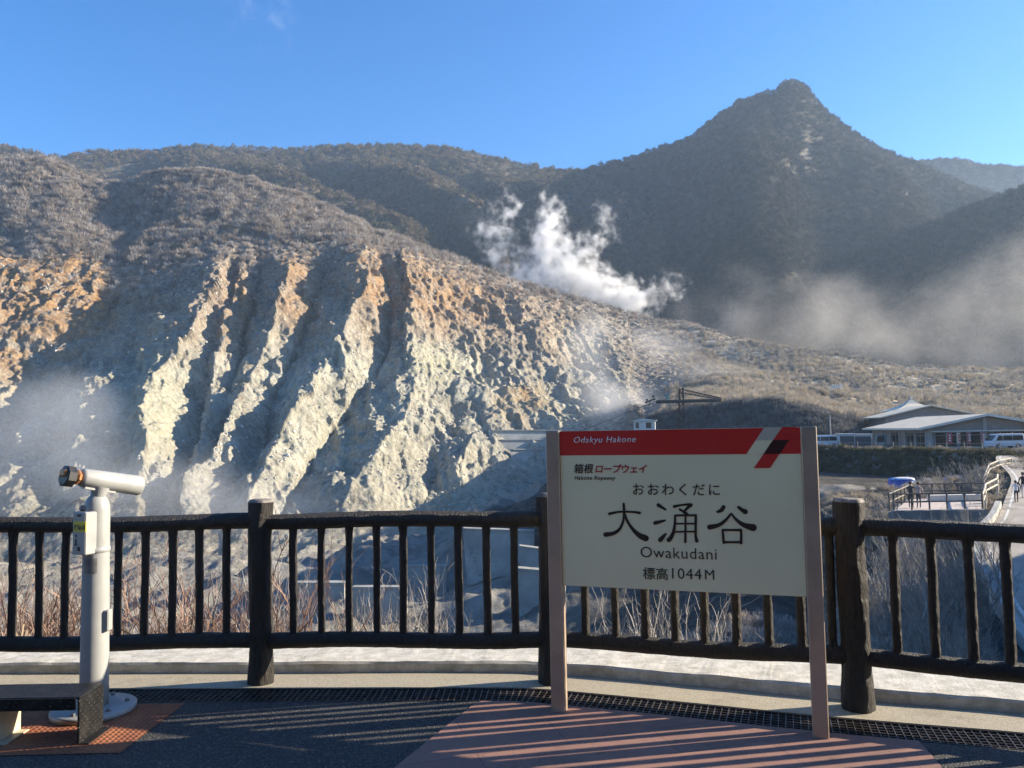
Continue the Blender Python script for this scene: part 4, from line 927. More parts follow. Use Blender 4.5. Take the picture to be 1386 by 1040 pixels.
# ---------------------------------------------------------------- unseen ropeway station behind the camera, added to block sky light
M_stw = simple('station_wall', (.22, .205, .18), .8, 0, .15, .6); M_stg = simple('station_glass', (.02, .025, .03), .12, 0, .1, 1); M_str = simple('station_roof', (.13, .125, .12), .6, .2, .1, 1)
st = empty('unseen_station', (0, -5, 0), 'unseen grey ropeway station with a canopy, added to block sky light behind the deck', 'building')
mb = MB(); mb.box((0, -7.2, 3.4), (34, 4, 6.8), 0); mb.build('wall', M_stw, st)
mb = MB(); mb.box((1, -3.9, 3.75), (32, 2.6, .28), 0, bev=.05); mb.build('canopy', M_str, st)
for x in (-12, -6.5, 6.5, 12):
    mb = MB(); mb.box((x, -2.9, 1.8), (.3, .3, 3.6), 0, bev=.03); mb.build('pillar', M_stw, st)
for k in range(5):
    w = MB(); w.box((-10 + 5 * k, -5.17, 1.6), (3.6, .06, 2.2), 0); w.build('window', M_stg, st)

# ---------------------------------------------------------------- visitor hall
M_hw = simple('hall_wall', (.27, .235, .215), .85, 0, .12, .8); M_hroof = simple('hall_roof', (.68, .59, .44), .6, 0, .10, .5, 0, 10, ((.28, .26, .22), .4)); M_trim = simple('hall_trim', (.62, .58, .50), .7, 0, .08, 1)
M_glass = simple('dark_glass', (.018, .02, .022), .12, 0, .2, .8); M_pil = simple('hall_pillar', (.36, .33, .31), .8, 0, .1, 1)
C0 = (60.3, 113.0, -2.0); HR = R(-10)
hall = empty('visitor_hall', C0, 'low wide souvenir hall with a pale gabled roof beside the parking yard', 'building', None, HR)
HWd, HL, ZE, ZA_ = 15.1, 28.0, 3.05, 4.62
mb = MB(); q = [(0, 0), (HWd, 0), (HWd, ZE), (HWd / 2, ZA_ - .15), (0, ZE)]; n = 5
mb.add([(x, 0, z) for x, z in q] + [(x, HL, z) for x, z in q], [(0, 1, 2, 3, 4), (9, 8, 7, 6, 5)] + [(i, 5 + i, 5 + (i + 1) % 5, (i + 1) % 5) for i in range(5)])
o = mb.build('wall', M_hw, hall, local=True); fix_normals(o)
def slope(x0, z0, x1, z1, th):
    mb = MB(); y0, y1 = -1.5, HL + .8
    V = [(x0, y0, z0), (x1, y0, z1), (x1, y1, z1), (x0, y1, z0)]; V += [(a, b, c + th) for a, b, c in V]
    mb.add(V, [(3, 2, 1, 0), (4, 5, 6, 7), (0, 1, 5, 4), (1, 2, 6, 5), (2, 3, 7, 6), (3, 0, 4, 7)]); return mb
sl = (ZA_ - ZE) / (HWd / 2)
a = slope(-1.6, ZE - 1.6 * sl, HWd / 2, ZA_, .22); rf = a.build('roof', M_hroof, hall, local=True)
b_ = slope(HWd + 1.6, ZE - 1.6 * sl, HWd / 2 + .003, ZA_, .22); rf2 = b_.build('roof', M_hroof, hall, local=True); fix_normals(rf2)
mb = MB(); mb.bar((-1.6, -1.53, ZE - 1.6 * sl + .1), (HWd / 2, -1.53, ZA_ + .1), .06, .34); mb.bar((HWd / 2, -1.53, ZA_ + .1), (HWd + 1.6, -1.53, ZE - 1.6 * sl + .1), .06, .34); mb.bar((-1.64, -1.5, ZE - 1.6 * sl + .1), (-1.64, HL + .8, ZE - 1.6 * sl + .1), .06, .30); o = mb.build('eave_trim', M_trim, hall, local=True)
for x in (.2, HWd / 2, HWd - .2):
    mb = MB(); mb.box((x, -.14, (ZE if x != HWd / 2 else ZA_ - .3) / 2), (.55, .28, ZE if x != HWd / 2 else ZA_ - .3), 0, bev=.03); mb.build('pillar', M_pil, hall, local=True)
for x0, x1 in ((.9, 3.9), (4.1, 7.0), (8.1, 11.0), (11.2, 14.4)):
    mb = MB(); mb.box(((x0 + x1) / 2, -.03, 1.25), (x1 - x0, .06, 1.95), 0); wn = mb.build('window', M_glass, hall, local=True)
    mb = MB(); m_ = (x1 + x0) / 2; mb.box((m_, -.07, 1.25), (.09, .05, 1.95), 0); mb.box((x0, -.07, 1.25), (.09, .05, 1.95), 0); mb.box((x1, -.07, 1.25), (.09, .05, 1.95), 0); mb.box((m_, -.08, 1.85), (x1 - x0, .04, .07), 0); f = mb.build('window_frame', M_pil, None); f.parent = wn
mb = MB(); mb.box((HWd / 2, -.55, 2.42), (HWd - .6, 1.1, .16), 0, bev=.02); mb.build('front_awning', M_trim, hall, local=True)
for y0, y1 in ((1.2, 5.0), (5.4, 9.6), (13, 17)):
    mb = MB(); mb.box((-.03, (y0 + y1) / 2, 1.2), (.06, y1 - y0, 1.9), 0); wn = mb.build('window', M_glass, hall, local=True)
    mb = MB(); mb.box((-.07, (y0 + y1) / 2, 1.2), (.05, .09, 1.9), 0); mb.box((-.07, y0, 1.2), (.05, .09, 1.9), 0); mb.box((-.07, y1, 1.2), (.05, .09, 1.9), 0); mb.box((-.08, (y0 + y1) / 2, 1.85), (.04, y1 - y0, .07), 0); f = mb.build('window_frame', M_pil, None); f.parent = wn
for y in (.2, 5.2, 9.8, 12.6, 17.4, 22, 27.6):
    mb = MB(); mb.box((-.14, y, 1.3), (.28, .4, 2.6), 0); mb.build('pillar', M_pil, hall, local=True)
# plinth and front step
mb = MB(); mb.box((HWd / 2, -.9, .06), (HWd + 1, 1.7, .12), 0, bev=.02); mb.build('plinth', M_trim, hall, local=True)
# a second, lower hall behind, and the tent-roofed pavilion
C1 = at(1200, 600, 152); C1[2] = -1.9
hall2 = empty('annex_hall', C1, 'annex with a low pale gabled roof half hidden behind the souvenir hall', 'building', None, HR)
W2, L2, E2, A2 = 16.0, 12.0, 5.0, 6.9
mb = MB(); q = [(0, 0), (W2, 0), (W2, E2), (W2 / 2, A2 - .1), (0, E2)]
mb.add([(x, 0, z) for x, z in q] + [(x, L2, z) for x, z in q], [(0, 1, 2, 3, 4), (9, 8, 7, 6, 5)] + [(i, 5 + i, 5 + (i + 1) % 5, (i + 1) % 5) for i in range(5)]); o = mb.build('wall', M_hw, hall2, local=True); fix_normals(o)
for sgn in (0, 1):
    x0 = -1.2 if sgn == 0 else W2 + 1.2; z0 = E2 - 1.2 * (A2 - E2) / (W2 / 2); xm = W2 / 2 + (.003 if sgn else 0)
    mb = MB(); V = [(x0, -1, z0), (xm, -1, A2), (xm, L2 + 1, A2), (x0, L2 + 1, z0)]; V += [(a, b, c + .22) for a, b, c in V]
    mb.add(V, [(3, 2, 1, 0), (4, 5, 6, 7), (0, 1, 5, 4), (1, 2, 6, 5), (2, 3, 7, 6), (3, 0, 4, 7)]); o = mb.build('roof', M_hroof, hall2, local=True); fix_normals(o)
C2 = at(1235, 600, 166); C2[2] = -1.9
pav = empty('pavilion', C2, 'tent roofed pavilion with a finial rising behind the hall roofs', 'building', None, R(-6))
hw = 5.2; prof = [(hw, 6.3), (hw * .72, 6.75), (hw * .45, 7.25), (hw * .22, 7.85), (.28, 8.7)]
mb = MB(); V = []
for r_, z in prof: V += [(-r_, -r_, z), (r_, -r_, z), (r_, r_, z), (-r_, r_, z)]
mb.add(V, [(i * 4 + k, i * 4 + (k + 1) % 4, i * 4 + 4 + (k + 1) % 4, i * 4 + 4 + k) for i in range(4) for k in range(4)] + [(3, 2, 1, 0), (16, 17, 18, 19)]); mb.build('roof', M_hroof, pav, local=True)
mb = MB(); mb.box((0, 0, 3.15), (8.6, 8.6, 6.3), 0); mb.build('wall', M_hw, pav, local=True)
mb = MB(); mb.tube([(0, 0, 8.6), (0, 0, 8.9), (0, 0, 9.2), (0, 0, 9.6)], [.3, .38, .2, .05], 8); mb.build('finial', M_pil, pav, local=True)

# ---------------------------------------------------------------- vans
M_van = simple('van_paint', (.66, .68, .71), .22, .0, .04, 1); M_tyre = simple('tyre', (.015, .015, .016), .8); M_rim = simple('rim', (.4, .4, .42), .35, .7); M_lamp = simple('lamp_glass', (.6, .6, .58), .15); M_red_l = simple('tail_lamp', (.4, .02, .02), .3)
def make_van(loc, rz, label):
    v = empty('van', loc, label, 'van', 'white vans parked at the hall', rz)
    pr = [(-2.32, .35), (2.2, .35), (2.36, .5), (2.38, .85), (2.2, 1.05), (1.62, 1.62), (1.45, 1.93), (1.2, 2.0), (-2.1, 2.02), (-2.3, 1.9), (-2.37, 1.1), (-2.37, .5)]
    def sec(w, s=1.0): return [(x, w, z) for x, z in pr]
    ys = [(-.85, 1), (.85, 1)]; n = len(pr); V = []; cx, cz = 0, 1.1
    for w, k in ((-.85, .965), (-.81, 1), (.81, 1), (.85, .965)): V += [(cx + (x - cx) * k, w - (.13 if False else 0), cz + (z - cz) * k) for x, z in pr]
    # sides lean in above the waist
    V = [(x, y * (1 - .10 * max(0, z - 1.05)), z) for x, y, z in V]
    mb = MB(); F = [(i * n + k, i * n + (k + 1) % n, (i + 1) * n + (k + 1) % n, (i + 1) * n + k) for i in range(3) for k in range(n)] + [tuple(range(n))[::-1], tuple(3 * n + k for k in range(n))]
    mb.add(V, F); b = mb.build('body', M_van, v, local=True); fix_normals(b)
    for sg in (-1, 1):
        for x0, x1, name in ((-2.15, -.72, 'window'), (-.66, .62, 'window'), (.70, 1.62, 'front_window')):
            mb = MB(); xt = x1 - (.42 if name == 'front_window' else 0)
            y0, y1 = .857 * (1 - .10 * .05), .857 * (1 - .10 * .72)
            P4 = [(x0, sg * y0, 1.10), (x1, sg * y0, 1.10), (xt, sg * y1, 1.76), (x0, sg * y1, 1.76)]
            mb.add(P4 + [(a, b2 - sg * .02, c) for a, b2, c in P4], [(0, 1, 2, 3), (7, 6, 5, 4), (0, 4, 5, 1), (1, 5, 6, 2), (2, 6, 7, 3), (3, 7, 4, 0)]); o = mb.build(name, M_glass, v, local=True); fix_normals(o)
    mb = MB(); P4 = [(2.195, -.72, 1.09), (2.195, .72, 1.09), (1.54, .64, 1.80), (1.54, -.64, 1.80)]; mb.add([(a + .02, b2, c + .02) for a, b2, c in P4] + P4, [(0, 1, 2, 3), (7, 6, 5, 4), (0, 4, 5, 1), (1, 5, 6, 2), (2, 6, 7, 3), (3, 7, 4, 0)]); o = mb.build('windscreen', M_glass, v, local=True); fix_normals(o)
    mb = MB(); mb.box((-2.372, 0, 1.45), (.03, 1.35, .6), 0); mb.build('rear_window', M_glass, v, local=True)
    for y in (-.62, .62):
        mb = MB(); mb.box((2.33, y, .86), (.1, .34, .2), 0, bev=.03); mb.build('headlight', M_lamp, v, local=True)
        mb = MB(); mb.box((-2.37, y * 1.2, 1.0), (.05, .14, .5), 0, bev=.02); mb.build('tail_light', M_red_l, v, local=True)
    mb = MB(); mb.box((2.34, 0, .45), (.14, 1.66, .26), 0, bev=.05); mb.build('bumper', M_van, v, local=True)
    for x in (-1.42, 1.35):
        for y in (-.78, .78):
            mb = MB(); mb.tube([(x, y - .1, .33), (x, y - .09, .33), (x, y + .09, .33), (x, y + .1, .33)], [.29, .33, .33, .29], 20); w = mb.build('wheel', M_tyre, v, True, True)
            mb = MB(); yy = y + math.copysign(.1, y); mb.tube([(x, yy - .012, .33), (x, yy + .012, .33)], [.2, .19], 16); r_ = mb.build('rim', M_rim, None); r_.parent = w
    return v
def px_to(px, d, z): p = at(px, 584, d); return (float(p[0]), float(d), z)
make_van(px_to(1358, 106.5, -1.98), R(182), 'white van parked right of the red banners in front of the hall')
make_van(px_to(1114, 126.5, -1.98), R(180 - 8), 'white van parked beside the grey storage sheds')

# ---------------------------------------------------------------- sheds, vending machine, pole, banners
M_shed = simple('shed_side', (.50, .52, .54), .6, 0, .08, 1); M_dark = simple('shed_front', (.045, .055, .065), .5, 0, .2, 1.5); M_teal = simple('teal_panel', (.10, .21, .22), .5, 0, .1, 2)
for px, w, h, dpt, lab in ((1146, 2.3, 2.1, 3.2, 'grey storage shed with a dark open front next to the parked van'), (1166, 2.9, 2.0, 3.0, 'grey storage shed with a pale right side next to the vending machine')):
    p = px_to(px, 122, -2.0); s_ = empty('storage_shed', p, lab, 'shed', 'storage sheds by the hall', R(-16))
    mb = MB(); mb.box((0, dpt / 2, h / 2), (w, dpt, h), 0, bev=.02); mb.build('wall', M_shed, s_, local=True)
    mb = MB(); mb.box((0, -.02, h / 2 - .08), (w - .2, .05, h - .3), 0); mb.build('door', M_dark, s_, local=True)
    mb = MB(); mb.box((0, dpt / 2, h + .08), (w + .35, dpt + .4, .12), 0, bev=.02); mb.build('roof', M_shed, s_, local=True)
p = px_to(1193, 128, -2.0); v = empty('vending_machine', p, 'dark teal vending machine against the side wall of the hall', 'vending machine', None, R(-14))
mb = MB(); mb.box((0, .4, .95), (1.5, .8, 1.9), 0, bev=.03); mb.build('cabinet', M_teal, v, local=True)
mb = MB(); mb.box((-.15, -.02, 1.25), (1.0, .05, .9), 0); mb.build('display_window', M_glass, v, local=True)
mb = MB(); mb.box((-.15, -.02, .45), (.9, .05, .3), 0); mb.build('delivery_flap', M_shed, v, local=True)
p = px_to(1124, 132, -2.0); mb = MB(); mb.tube([(p[0], p[1], -2.2), (p[0], p[1], 3.3)], [.13, .1], 10); mb.bar((p[0] - .5, p[1], 2.9), (p[0] + .5, p[1], 2.9), .08)
tag(mb.build('utility_pole', M_pil), 'thin grey pole standing at the foot of the scrub bank behind the van', 'pole')
M_ban = [simple('banner_red', (.50, .05, .06), .7, 0, .1, 3), simple('banner_cream', (.62, .50, .34), .7, 0, .3, 6), simple('banner_redwhite', (.45, .10, .10), .7, 0, .5, 7)]
M_bw = simple('banner_white', (.7, .66, .6), .7)
for px, mm, lab in ((1285, 0, 'broad red banner, leftmost in front of the hall windows'), (1298, 1, 'cream patterned banner between two red ones at the hall windows'), (1312, 2, 'narrow red banner left of the middle pillar of the hall'), (1331, 2, 'red and white banner right of the middle pillar beside the white van')):
    p = px_to(px, 110.2, -1.98); b_ = empty('banner', p, lab, 'banner', 'shop banners in front of the hall', R(-10))
    mb = MB(); mb.tube([(-.36, 0, 0), (-.36, 0, 2.25)], .025, 8); mb.bar((-.36, 0, 2.2), (.36, 0, 2.2), .03); mb.build('pole', M_pil, b_, local=True)
    mb = MB(); V = []; F = []
    for k in range(9):
        z = 2.17 - 1.55 * k / 8
        for i in range(5): V.append((-.33 + .66 * i / 4 * (1 if px < 1290 else .72), .05 * math.sin(k * .9 + i * 1.3 + px), z))
    F = [(k * 5 + i, k * 5 + i + 1, k * 5 + 6 + i, k * 5 + 5 + i) for k in range(8) for i in range(4)]
    mb.add(V, F); c = mb.build('cloth', M_ban[mm], b_, True, True); md = c.modifiers.new('s', 'SOLIDIFY'); md.thickness = .012
    mb = MB()
    for k in range(3): mb.box((-.02 if px > 1290 else 0, -.075, 1.85 - .36 * k), (.26, .012, .22), 0)
    c2 = mb.build('print', M_bw if mm != 1 else M_ban[0], None); c2.parent = c
p = px_to(1384, 111.5, .35); s_ = empty('shop_sign', p, 'long pale red shop sign board over the hall front at the frame edge', 'sign', None, R(-10))
mb = MB(); mb.box((0, 0, 0), (2.6, .12, .75), 0, bev=.02); mb.build('board', simple('sign_board_red', (.50, .16, .13), .6, 0, .1, 2), s_, local=True)
mb = MB(); mb.box((0, .5, -.2), (.1, 1.0, .1), 0); mb.build('bracket', M_pil, s_, local=True)
# plateau guard fence
M_gf = simple('guard_fence_steel', (.24, .22, .19), .6, .3, .15, 1)
gp = [px_to(px, float(np.interp(px, [1100, 1150, 1230, 1300, 1386, 1500], [121.5, 114, 104, 97, 90, 88])) + .7, -2.0) for px in range(1112, 1470, 24)]
gf = empty('guard_fence', gp[0], 'thin brown guard fence along the edge of the parking yard', 'fence')
for p in gp: mb = MB(); mb.tube([(p[0], p[1], -2.3), (p[0], p[1], -.82)], .07, 8); mb.build('post', M_gf, gf)
for h in (-1.02, -1.5):
    mb = MB(); mb.tube([(p[0], p[1], h) for p in gp], .035, 6, 0); mb.build('rail', M_gf, gf)

# ---------------------------------------------------------------- road with edge wall and line
RL = smooth_path([(13.5, 15.5), (16.2, 22), (18.6, 29), (24.0, 40.5), (29.0, 47), (35.0, 55.5), (42, 66), (52, 84), (62, 99)], 10)
rn = np.gradient(RL, axis=0); rn /= np.linalg.norm(rn, axis=1)[:, None]; rn = np.stack([rn[:, 1], -rn[:, 0]], 1)
rz_ = np.interp(RL[:, 1], [15, 24, 29, 41, 47, 52, 62, 75, 99], [-7.2, -6.75, -6.2, -4.85, -4.2, -3.75, -3.2, -2.7, -1.97])
t = NT('path_paving'); o_ = t.obj(); c = t.mix(t.map(t.noise(o_, .8, 6, .7), .35, .65), (.30, .265, .225), (.40, .36, .305)); c = t.mix(t.map(t.noise(o_, 9, 4, .7), .5, .7, 0, .4), c, (.20, .18, .16)); t.bsdf(c, .9); M_road = t.mat
mb = MB(); n = len(RL); V = []
for w in (0, 2, 4, 6.5): V += [(RL[i][0] + rn[i][0] * w, RL[i][1] + rn[i][1] * w, rz_[i] + .03) for i in range(n)]
mb.add(V, [(k * n + i + 1, k * n + i, (k + 1) * n + i, (k + 1) * n + i + 1) for k in range(3) for i in range(n - 1)]); ro = mb.build('road', M_road, None, True); tag(ro, kind='structure')
mb = MB(); V = []
for w in (.32, .46): V += [(RL[i][0] + rn[i][0] * w, RL[i][1] + rn[i][1] * w, rz_[i] + .036) for i in range(n)]
mb.add(V, [(i + 1, i, n + i, n + i + 1) for i in range(n - 1)]); tag(mb.build('road_line', simple('line_paint', (.62, .60, .55), .7)), kind='structure')
M_conc = simple('pale_concrete', (.40, .39, .36), .85, 0, .14, .9, .2, 6, ((.22, .21, .19), .5))
mb = MB(); V = []; m = 45
for w, dz in ((-.35, -2.2), (-.35, .42), (-.02, .42), (-.02, -.3)): V += [(RL[i][0] + rn[i][0] * w, RL[i][1] + rn[i][1] * w, rz_[i] + dz) for i in range(m)]
mb.add(V, [(k * m + i, k * m + i + 1, (k + 1) * m + i + 1, (k + 1) * m + i) for k in range(3) for i in range(m - 1)]); o = mb.build('road_side_wall', M_conc); fix_normals(o); tag(o, 'low pale concrete wall along the lower edge of the road', 'wall')
# pale wooden rail fence by the path
M_wood = simple('pale_wood', (.46, .41, .33), .8, 0, .2, 2)
def rail_fence(pts, label, name='wooden_fence', h=1.0, mm=M_wood, step=None):
    P3 = [(x, y, terr_z(x, y) if z is None else z) for x, y, z in pts]
    f = empty(name, P3[0], label, 'fence')
    for p in P3: mb = MB(); mb.tube([(p[0], p[1], p[2] - .4), (p[0], p[1], p[2] + h)], [.09, .08], 8); mb.build('post', mm, f)
    for hh in (h - .06, h * .5): mb = MB(); mb.tube([(p[0], p[1], p[2] + hh) for p in P3], .06, 8); mb.build('rail', mm, f)
    return f
def onp(px, d): q = at(px, 584, d); return (float(q[0]), float(d), None)
rail_fence([(29.6, 49.4, -3.95), (31.2, 51.8, -3.8), (32.9, 54.5, -3.7), (35.4, 57.2, -3.5), (37.2, 60, -3.4)], 'bleached wooden rail fence climbing between the lookout and the path')
rail_fence([onp(1326, 66), onp(1331, 70), onp(1336, 74), onp(1350, 76), onp(1367, 78)], 'pale wooden trail fence bending round the grassy bank above the path')
# ---------------------------------------------------------------- lookout platform
M_plw = simple('lookout_wall', (.20, .195, .185), .85, 0, .15, .8); M_plf = simple('lookout_floor', (.46, .39, .345), .85, 0, .1, .8); M_rl = simple('lookout_rail', (.085, .075, .065), .6, .2, .2, 1)
A_, B_, C_, D_ = (23.7, 49), (29.4, 49), (34.3, 57), (28.9, 57); zp = -3.9
lk = empty('lookout_platform', (26.5, 52, zp), 'concrete lookout platform with dark railings below the parking yard', 'platform')
mb = MB(); mb.prism([A_, B_, C_, D_], zp - .3, zp); mb.build('floor', M_plf, lk)
mb = MB(); mb.box(((A_[0] + B_[0]) / 2, 48.9, zp - 1.6), (5.9, .35, 3.3), 0, bev=.03); mb.build('front_wall', M_plw, lk)
mb = MB(); mb.bar((A_[0] - .1, A_[1], zp - 1.8), (D_[0] - .1, D_[1], zp - 1.8), .35, 3.5); mb.build('side_wall', M_plw, lk)
mb = MB(); mb.bar((29.3, 55.2, zp + .2), (33.0, 55.2, zp + .2), .5, .4); mb.build('bench_wall', M_trim, lk)
def railing(p, q, k):
    for i in range(k + 1):
        t_ = i / k; x, y = p[0] + (q[0] - p[0]) * t_, p[1] + (q[1] - p[1]) * t_; mb = MB(); mb.tube([(x, y, zp - .05), (x, y, zp + 1.08)], .055, 8); mb.build('rail_post', M_rl, lk)
    for h in (.55, 1.05): mb = MB(); mb.tube([(p[0], p[1], zp + h), (q[0], q[1], zp + h)], .045, 8); mb.build('rail', M_rl, lk)
railing((A_[0] + .15, 49.1), (B_[0], 49.1), 5); railing((A_[0], 49.4), (D_[0], 56.8), 6); railing((D_[0] + .6, 56.9), (C_[0], 56.9), 5)
# ---------------------------------------------------------------- tarps and sacks on the track
M_tarp = simple('blue_tarp', (.012, .10, .42), .45, 0, .25, 3, .3, 6); M_wtarp = simple('white_tarp', (.62, .62, .60), .5, 0, .15, 3, .3, 6); M_pink = simple('pale_box', (.55, .45, .44), .6)
def crumple(name, px, d, sz, mm, seed, parent=None, dz=0.0, dome=False, lab=None):
    p = px_to(px, d, 0); x0, y0, z0 = p[0], p[1], terr_z(p[0], p[1]) - .05 + dz
    nu, nv = 26, 14; U, V_ = np.meshgrid(np.linspace(0, 2 * np.pi, nu, endpoint=False), np.linspace(0, 1, nv), indexing='ij')
    if dome: rr = np.cos(V_ * np.pi / 2) ** .6; zz = np.sin(V_ * np.pi / 2)
    else: rr = np.where(V_ < .7, 1.06 - .1 * V_, np.maximum(0, 1 - ((V_ - .7) / .3) ** 2) * .99); zz = np.minimum(V_ / .7, 1) + .06 * np.maximum(0, V_ - .7)
    e = 3.5 if not dome else 2.2
    cu, su = np.cos(U), np.sin(U); k = (np.abs(cu) ** e + np.abs(su) ** e) ** (-1 / e)
    nz = 1 + .09 * fbm(cu * 2 + seed, su * 2, zz * 2, 3, seed)
    Xs, Ys, Zs = cu * k * rr * sz[0] / 2 * nz, su * k * rr * sz[1] / 2 * nz, zz * sz[2] * (1 + .16 * fbm(cu * rr * 3, su * rr * 3, seed, 2, seed + 2))
    mb = MB(); mb.add([(x0 + a, y0 + b, z0 + c) for a, b, c in zip(Xs.ravel(), Ys.ravel(), Zs.ravel())], [(i * nv + j, ((i + 1) % nu) * nv + j, ((i + 1) % nu) * nv + j + 1, i * nv + j + 1) for i in range(nu) for j in range(nv - 1)])
    return mb.build(name, mm, parent, True), (x0, y0, z0)
o1, l1 = crumple('tarp_cover', 1217, 83, (2.5, 1.8, 1.0), M_tarp, 3)
pile = empty('tarped_pile', l1, 'bright blue tarpaulin over a boxy pile with a white cloth on top', 'tarpaulin'); o1.data.transform(Matrix.Translation(-Vector(l1))); o1.parent = pile
o2, l2 = crumple('white_cloth', 1219, 83, (2.3, 1.6, .2), M_wtarp, 5, pile, .98, True)
o, _ = crumple('flat_tarp', 1200, 83.2, (1.5, 1.3, .22), M_tarp, 6, None, 0, True); tag(o, 'flat dark blue tarp lying left of the boxy tarped pile', 'tarpaulin')
o, _ = crumple('tarp_heap', 1288, 82, (2.5, 1.6, .62), M_tarp, 9, None, 0, True); tag(o, 'low rounded blue tarp heap behind bare twigs on the track', 'tarpaulin')
for px, mm, sz, lab in ((1246, M_tarp, (.7, .7, .45), 'small blue bundle left of the pale box'), (1252, M_pink, (.55, .5, .75), 'pale upright box among the blue bundles'), (1259, M_tarp, (.8, .6, .35), 'small blue bundle right of the pale box'), (1267, M_wtarp, (.9, .6, .3), 'white sack next to the low blue tarp heap'), (1228, M_wtarp, (.9, 1.1, .85), 'grey white sack leaning on the boxy tarped pile')):
    o, _ = crumple('bundle', px, 82.5, sz, mm, px, None, 0, mm is not M_pink); tag(o, lab, 'bundle', 'bundles on the track')

# ---------------------------------------------------------------- cable hoist platform on the scrub bank
M_rust = simple('rusty_steel', (.045, .04, .036), .7, .5, .3, 1.2); M_deckp = simple('old_planks', (.07, .065, .06), .85, 0, .25, 1)
dC = 165.0
def C(px, py): q = at(px, py, dC); return (float(q[0]), float(q[1]), float(q[2]))
cb0 = C(922, 600); cr = empty('hoist_platform', cb0, 'rusty steel cable hoist platform with a truss boom over the scrub bank', 'hoist')
a, b = C(889, 543), C(974, 541)
mb = MB(); mb.bar(a, b, 2.2, .28); mb.build('deck', M_deckp, cr)
mb = MB()
for dy in (-1, 1): mb.bar((a[0], a[1] + dy, a[2] - .32), (b[0], b[1] + dy, b[2] - .32), .16, .36)
mb.build('girder', M_rust, cr)
top = C(922, 525); mb = MB()
for dx in (-.75, .75):
    for dy in (-.75, .75): mb.bar((cb0[0] + dx, dC + dy, cb0[2] - 1.5), (top[0] + dx * .45, dC + dy * .45, top[2]), .14)
zz = np.linspace(cb0[2] - 1, top[2], 9)
for k in range(8):
    for dy in (-.7, .7): mb.bar((cb0[0] - .7, dC + dy, zz[k]), (cb0[0] + .7, dC + dy, zz[k + 1]), .09); mb.bar((cb0[0] + .7, dC + dy, zz[k]), (cb0[0] - .7, dC + dy, zz[k + 1]), .09)
mb.build('tower', M_rust, cr)
e0, e1 = C(922, 527), C(976, 539); mb = MB(); K = 9
for dy in (-.5, .5):
    mb.bar((e0[0], dC + dy, e0[2]), (e1[0], dC + dy, e1[2]), .13); mb.bar((e0[0], dC + dy, e0[2] - .8), (e1[0], dC + dy, e1[2] - .3), .13)
    for k in range(K):
        t0, t1 = k / K, (k + 1) / K; L_ = lambda t_, lo: (e0[0] + (e1[0] - e0[0]) * t_, dC + dy, e0[2] + (e1[2] - e0[2]) * t_ - lo * (.8 - .5 * t_))
        mb.bar(L_(t0, 1), L_((t0 + t1) / 2, 0), .07); mb.bar(L_((t0 + t1) / 2, 0), L_(t1, 1), .07)
mb.build('truss_boom', M_rust, cr)
p0 = C(880, 543); pl = empty('cable_pulley', p0, 'dark pulley carriage hanging on the cable off the end of the hoist platform', 'pulley')
mb = MB(); mb.bar((p0[0] - .9, dC, p0[2] - .3), (p0[0] + .9, dC, p0[2] + .45), .18, .3); mb.bar((p0[0] - .2, dC, p0[2] - .9), (p0[0], dC, p0[2]), .15); mb.build('carriage', M_rust, pl)
for s_ in (-.9, .9):
    for dz in (.2, .75): mb = MB(); x = p0[0] + s_ * (1 if dz < .5 else .75); z = p0[2] + (.37 if s_ > 0 else -.3) + dz - .2; mb.tube([(x, dC - .08, z), (x, dC + .08, z)], .24, 12); mb.build('wheel', M_rust, pl)
mb = MB(); q = [Vector(C(px, py)) for px, py in ((889, 543), (880, 546), (840, 563), (800, 578), (765, 590))]; mb.tube(q, .05, 6); tag(mb.build('hoist_cable', M_rust), 'thin cable sagging from the hoist platform down towards the valley', 'cable')
h0 = at(872.5, 590, 166); hut = empty('white_hut', (h0[0], h0[1], -1.2), 'small white hut with dark windows below the hoist platform', 'hut', None, R(-12))
M_hut = simple('hut_wall', (.52, .52, .50), .75, 0, .08, 1)
mb = MB(); mb.box((0, 1.5, 2.2), (4.5, 3, 4.4), 0); mb.build('wall', M_hut, hut, local=True)
mb = MB(); mb.add([(-2.6, -.35, 4.42), (2.6, -.35, 4.42), (2.6, 3.3, 4.42), (-2.6, 3.3, 4.42), (-2.6, -.35, 4.56), (0, -.35, 4.95), (2.6, -.35, 4.56), (2.6, 3.3, 4.56), (0, 3.3, 4.95), (-2.6, 3.3, 4.56)], [(0, 3, 2, 1), (0, 1, 6, 5, 4), (2, 3, 9, 8, 7), (4, 5, 8, 9), (5, 6, 7, 8), (1, 2, 7, 6), (3, 0, 4, 9)]); o = mb.build('roof', M_hut, hut, local=True); fix_normals(o)
for x in (-1.5, .9): mb = MB(); mb.box((x, -.02, 3.5), (.7 if x < 0 else 1.1, .06, 1.2), 0); mb.build('window', M_glass, hut, local=True)
# white barrier on the dry slope
dW = terr_d(1129, 531); q0 = at(1119, 531, dW); q1 = at(1140, 530, dW); wb = empty('white_barrier', q0, 'small white picket barrier high on the dry scrub slope', 'barrier')
for i in range(8):
    t_ = i / 7; x, y, z = [float(q0[k] + (q1[k] - q0[k]) * t_) for k in range(3)]; mb = MB(); mb.box((x, y, z + 1.9), (.26, .5, 3.0 if i > 2 else 1.4), 0); mb.build('picket', M_bw, wb)
mb = MB(); mb.bar(q0 + np.array([1.2, .1, 1.9]), q1 + np.array([0, .1, 1.9]), .08, 1.3); mb.build('board', M_bw, wb)

